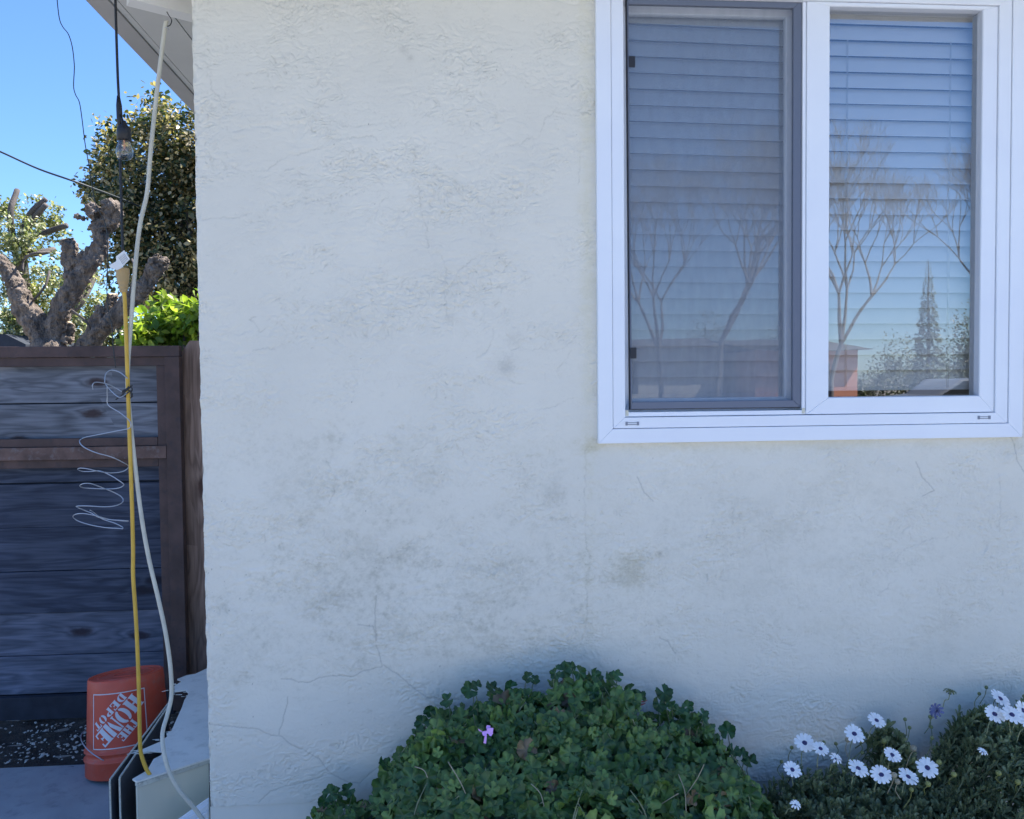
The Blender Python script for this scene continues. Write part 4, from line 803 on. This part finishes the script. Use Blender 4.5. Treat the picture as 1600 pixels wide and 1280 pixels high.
# dense broad-leaved tree
c_, r_ = blobs([(243,182,34),(270,230,62),(190,240,48),(168,290,30),(230,320,72),(290,320,80),(220,400,60),(280,430,75),(185,335,42),(340,250,90),(400,300,110),(350,420,110),(160,250,20),(148,300,24)], 9.5)
dt = thing('magnolia_tree', (at(270,400,9.5)[0],9.5,0), 'dense dark tree with cream brown leaf clusters beside the house corner', 'tree')
crown('foliage', dt, c_, r_, 44000, .072, [(.03,.055,.03),(.04,.065,.03),(.035,.06,.04),(.13,.12,.05),(.52,.42,.24),(.07,.085,.03),(.44,.35,.2),(.40,.34,.2)], .6, .35, .3, clump=2000)  # some of the cream leaf tones paint in sunlit highlights
b = MB(); tb = np.array([at(330,500,9.5)[0],9.5,0]); b.tube([tb,tb+(0,0,1.2),tb+(-.2,0,2.4),tb+(-.4,0,3.8)],[.2,.17,.12,.05],12,rough=.08)
for q in c_[:10]: b.tube(smooth_path([tb+(-.1,0,1.6+random.random()),(tb+(0,0,1.8)+q)/2+(0,0,.2),q],4),[.06-.0035*i for i in range(9)],6,rough=.06)
b.build('trunk', m_darkbark, dt, smooth=True)
# loose olive-green tree at the left
c_, r_ = blobs([(30,380,45),(80,350,35),(10,330,28),(110,430,42),(50,450,55),(130,500,38),(20,500,50),(85,500,40),(-30,400,60),(60,315,16),(150,470,25)], 7.2)
ot = thing('olive_tree', (at(40,450,7.2)[0],7.2,0), 'loose pale olive green tree at the far left behind the gate', 'tree')
crown('foliage', ot, c_, r_, 13000, .045, [(.20,.24,.10),(.32,.33,.17),(.12,.15,.06),(.52,.50,.36)], .7, .1, .8, clump=650)
b = MB(); tb = np.array([at(40,560,7.2)[0],7.2,0]); hub = at(50,520,7.2); b.tube([tb,hub],[.12,.09],10,rough=.08)
for P in ([(50,520),(30,420),(16,340),(27,297)],[(50,520),(35,380),(48,335),(72,311)],[(35,370),(50,345),(72,320)],[(40,500),(36,400),(50,372),(75,362),(105,352)],[(30,430),(38,400),(62,395),(85,390)],[(60,520),(120,480),(150,430)]):
    pp = smooth_path([at(x_,y_,7.2+random.uniform(-.2,.2)) for x_,y_ in P],5); k_ = len(pp); b.tube(pp,[.05-.022*i/k_ for i in range(k_)],7,rough=.08)
b.build('trunk', m_darkbark, ot, smooth=True)
# pollarded tree with thick stubs
PY = 4.6; pt = thing('pollarded_tree', (at(80,560,PY)[0],PY,0), 'gnarled pollarded tree with thick sawn-off limbs rising behind the gate', 'tree')
pw = lambda x_,y_,d=0: at(x_/4.267, 260+y_/4.267, PY+d); sc_ = (PY+2.2)/F/4.267
b = MB()
def limb(P, W_, cut=False, rough=.13):
    P3_ = smooth_path([pw(*p) for p in P],6); k_ = len(P3_); rad = np.interp(np.linspace(0,1,k_), np.linspace(0,1,len(W_)), W_)*sc_*.5; b.mi = 0; b.tube(P3_, rad, 18, rough=rough)
    if cut: b.m[-1] = 1
base = pw(330,1500); b.tube([(base[0],PY,0),pw(330,1600),pw(325,1300),pw(325,1120)],[.22,.2,.17,.13],18,rough=.1)
limb([(310,1180),(230,1040),(140,900),(110,800),(40,680),(-40,600)],[150,150,140,100,95,80])
limb([(350,1180),(390,1020),(450,860),(540,720),(630,620),(665,500),(655,400),(620,370)],[130,125,120,115,105,95,85,80],True)
limb([(650,430),(700,390),(745,330),(735,270),(690,250)],[90,100,120,120,70],False,.3)
limb([(660,330),(610,300),(575,300)],[110,90,50],False,.3); limb([(560,350),(530,335),(498,330)],[26,20,16],True)
limb([(560,700),(590,570),(560,560)],[60,50,20]); limb([(460,760),(465,660),(470,560),(450,480)],[60,90,110,80],True,.3); limb([(500,640),(540,590),(560,560)],[50,44,30])
limb([(560,1230),(640,1120),(760,1020),(870,900),(950,820),(1010,720),(1060,650)],[120,115,110,105,100,90,95]); limb([(1010,720),(1040,650),(1080,640),(1100,610)],[80,100,100,40],False,.3)
limb([(620,1150),(650,1040),(690,930)],[70,90,75],True); limb([(700,1000),(730,920),(745,850)],[50,60,60],True,.3); limb([(430,1180),(450,1110),(470,1040)],[90,70,60],True); limb([(290,1120),(290,1040),(280,990)],[70,70,65],True)
limb([(640,1100),(560,1180),(500,1240)],[60,60,70])
o = b.build('trunk', [m_bark, m_cut], pt, smooth=True)
sb = o.modifiers.new('sub','SUBSURF'); sb.levels = sb.render_levels = 2
for nm, sz, st_ in (('bark_knobs',.09,.05),('bark_ridges',.022,.034)):
    tx = bpy.data.textures.new(nm,'CLOUDS'); tx.noise_scale = sz; tx.noise_depth = 3; dm = o.modifiers.new(nm,'DISPLACE'); dm.texture = tx; dm.strength = st_; dm.mid_level = .5
b = MB()
for P in ([(860,860),(900,700),(880,620)],[(480,960),(580,1040),(600,1120)],[(220,900),(300,800),(330,700)],[(150,700),(160,620),(230,580),(330,570)],[(680,600),(700,560),(715,470),(705,380)]):
    b = MB(); b.tube(smooth_path([pw(x_,y_,random.uniform(-.1,.1)) for x_,y_ in P],4),.010,5,rough=.1); b.build('twig', m_darkbark, pt, smooth=True)
# bright shrub
c_, r_ = blobs([(262,480,22),(250,510,38),(290,500,32),(315,500,30),(225,528,26),(210,540,22),(280,540,38),(340,500,50)], 3.2, dy=.2)
bs = thing('lime_shrub', (at(262,540,3.2)[0],3.2,0), 'bright yellow green leafy shrub right behind the gate top', 'shrub')
crown('foliage', bs, c_, r_, 2600, .066, [(.26,.34,.05),(.20,.29,.04),(.36,.42,.10),(.11,.19,.03)], .6, .2, -.5, m=leafmat('lime_leaf',.5,.4))
b = MB(); tb = np.array([at(275,560,3.2)[0],3.2,0])
for q in c_: b.tube(smooth_path([tb,(tb+q)/2+(random.uniform(-.05,.05),0,.1),q+(0,0,.05)],4),[.02-.0016*i for i in range(9)],6)
b.build('trunk', m_darkbark, bs, smooth=True)
# neighbour's roof corner behind the gate at far left
nb = thing('neighbour_shed', (at(-40,560,6.4)[0],6.4,0), "dark blue shed roof just showing above the gate's left end", 'shed')
q0, q1, q2 = at(-120,522,6.4), at(8,522,6.4), at(40,538,6.4)
b = MB(); b.prism([q0,q1,q2,q2-(0,0,.05),(q0[0],q0[1],q2[2]-.05)],(0,1.5,0)); b.build('roof', worn('blue_grey_roof',(.02,.027,.04),.8), nb)
b = MB(); b.box(q0[0],q2[0]-.15,6.5,7.8,0,q2[2]-.052); b.build('wall', m_stucco_plain, nb)
# hedge mass low behind everything on the left
c_, r_ = blobs([(20,560,60),(100,550,50),(180,520,50),(240,545,50)], 13, dy=.5)
hg = thing('hedge', (at(120,560,13)[0],13,0), 'dark hedge far behind the pollarded tree', 'hedge'); crown('foliage', hg, c_, r_, 4500, .11, [(.04,.06,.02),(.09,.11,.04),(.15,.15,.08)], .7, .2)
b = MB(); tb = np.array([at(120,560,13)[0],13,0]); b.tube([tb,tb+(0,0,1.2)],[.08,.05],8); b.build('trunk', m_darkbark, hg)
# ------------------------------------------------------------------ across the street (seen reflected in the window)
m_palebark = worn('pale_grey_bark', (.20,.18,.165), .9, .15, 9)
def bare_tree(base, h, seed, label, spread=.55, lev=6, name="bare_tree"):
    rd = random.Random(seed); root = thing(name, base, label, 'tree', 'bare trees across the street'); b = MB()
    def grow(p, d, l, r, n):
        q = p+d*l*.5+np.array([rd.gauss(0,.03),rd.gauss(0,.03),rd.gauss(0,.02)])*l; e = q+(d+np.array([rd.gauss(0,.12),rd.gauss(0,.12),.06]))*l*.5
        b.tube([p,q,e],[r,r*.85,r*.68],6 if n > 3 else 4,cap=False)
        if n == 0: return
        for i in range(3 if n < 5 else 3):
            a = rd.uniform(0,6.28); s_ = spread*rd.uniform(.6,1.25); v = np.array([math.cos(a)*s_,math.sin(a)*s_,1.]); v = d*.9+v*np.array([1,1,.35]); v /= np.linalg.norm(v); grow(e, v, l*rd.uniform(.66,.84), r*.62, n-1)
    grow(np.array(base,float), np.array([0,0,1.]), h*.26, h*.0115, lev); b.build('branches', m_palebark, root, smooth=True)
def grnd(px,py,Y): q = mirrored(px,py,Y); return np.array([q[0],Y,0.])
bare_tree(grnd(1030,500,-23), 9.0, 21, 'smaller bare tree reflected at the far left of the screened window', .65, 7)
bare_tree(grnd(1120,500,-21), 9.6, 4, 'large bare tree reflected in the screened left window', .75, 7)
bare_tree(grnd(1300,500,-24), 9.6, 9, 'bare twiggy tree reflected at the left of the clear pane', .6, 7)
bare_tree(grnd(1570,500,-20), 8.8, 15, 'bare twiggy tree reflected at the right of the clear pane', .6, 7)
cfb = grnd(1450,500,-34); cf = thing('conifer_tree', cfb, 'distant conifer reflected low in the clear pane', 'tree'); hc_ = mirrored(1450,405,-34)[2]
b = MB(); b.tube([cfb,cfb+(0,0,hc_)],[.14,.01],8); b.build('trunk', m_darkbark, cf)
k = 3600; t_ = rng.random(k)**.7; a = rng.uniform(0,6.28,k); rad = (1-t_)*hc_*.12*(.45+.55*np.abs(np.sin(t_*34+np.sin(a*3))))*(.5+.5*rng.random(k))+.05
pos = np.stack([cfb[0]+rad*np.cos(a),cfb[1]+rad*np.sin(a),hc_*(.08+.92*t_)],1); d = np.stack([np.cos(a),np.sin(a),-.3+0*a],1)
scatter('foliage', T3, TF3, pos, frames(rng.normal(0,.4,(k,3))+[0,0,1],d), rng.uniform(.15,.4,k)*(1.04-t_), np.tile([[.16,.18,.15]],(k,1))*rng.uniform(.7,1.3,(k,1)), m_treeleaf, cf, smooth=False)
def farhouse(name, xa, xb, Y, z, colr, label, garage=None):
    root = thing(name, ((xa+xb)/2,Y,0), label, 'house', 'houses across the street'); b = MB(); b.box(xa,xb,Y-7,Y,0,z); b.build('wall', colr, root)
    b = MB(); b.prism([(xa-.4,Y+.5,z+.01),(xa-.4,Y-3.5,z+.55),(xa-.4,Y-7.5,z+.01)],(xb-xa+.8,0,0)); b.build('roof', m_roof, root)
    x0 = xa+(xb-xa)*.4; b = MB(); b.box(x0,x0+1.2,Y+.003,Y+.03,z*.38,z*.8); b.build('window', m_scrdark, root)
m_or = worn('orange_wall_paint',(.60,.27,.18),.8,.05,3)
xa, xb = sorted((grnd(1180,560,-26)[0], grnd(1340,560,-26)[0])); farhouse('orange_house', xa, xb, -26, mirrored(1250,548,-26)[2], m_or, 'orange house across the street reflected low in the window panes')
xa, xb = sorted((grnd(990,560,-28)[0], grnd(1130,560,-28)[0])); farhouse('pale_house', xa-4, xb, -28, mirrored(1050,545,-28)[2], worn('pale_wall_paint',(.55,.53,.48),.8,.05,3), 'pale house across the street reflected at the lower left of the screen')
# far line of trees and shrubs behind the houses
cc_, rr_ = [], []
for i in range(46):
    x_ = 2+i*.85+random.uniform(-.4,.4); h_ = 1.6+1.3*math.sin(i*.9)+1.1*math.sin(i*.37+1)+random.uniform(0,1.5); h_ = max(1.2,h_); cc_.append((x_,-46+random.uniform(-1,1),h_*.55)); rr_.append((1.5,1.2,h_*.75))
tl = crown('distant_treeline', None, cc_, rr_, 42000, .17, [(.13,.15,.09),(.18,.19,.13),(.24,.22,.17),(.10,.12,.07)], .8, .0)
tag(tl, 'hazy line of far trees and shrubs reflected low in the window', 'trees', kind='stuff')
# parked car
cc = grnd(1500,590,-19.0); car = thing('parked_car', cc, 'silver grey car parked on the street, reflected low in the clear pane', 'car')
m_carp = mat('silver_car_paint',(.22,.23,.25),.3); m_tyre = mat('tyre_rubber',(.02,.02,.02),.8); m_rim = mat('wheel_rim',(.5,.5,.52),.3,metal=.8)
b = MB(); side = [(-2.2,.3),(-2.25,.7),(-2.0,.92),(-1.2,1.0),(-.55,1.42),(.9,1.45),(1.6,1.02),(2.1,.95),(2.25,.65),(2.2,.3)]
b.prism([(cc[0]+x_,cc[1]-.85,z_) for x_,z_ in side],(0,1.7,0)); b.build('body', m_carp, car, bevel=.06)
b = MB(); gl = [(-1.05,1.02),(-.5,1.37),(.82,1.39),(1.35,1.03)]; b.prism([(cc[0]+x_,cc[1]-.87,z_) for x_,z_ in gl],(0,1.74,0)); b.build('side_window', mat('car_glass',(.02,.025,.03),.05), car)
for x_ in (-1.35,1.35):
    for y_ in (-.86,.86):
        c_ = cc+np.array([x_,y_-.1,.32]); b = MB(); b.lathe(c_,(0.001,1,0.001),[(0,.2),(0,.31),(.03,.33),(.17,.33),(.2,.31),(.2,.2)],24); o = b.build('wheel', m_tyre, car, smooth=True)
        b = MB(); b.lathe(c_,(0.001,1,0.001),[(.01,.2),(.02,.05),(.18,.05),(.19,.2)],20,cap0=True,cap1=True); b.build('rim', m_rim, car)
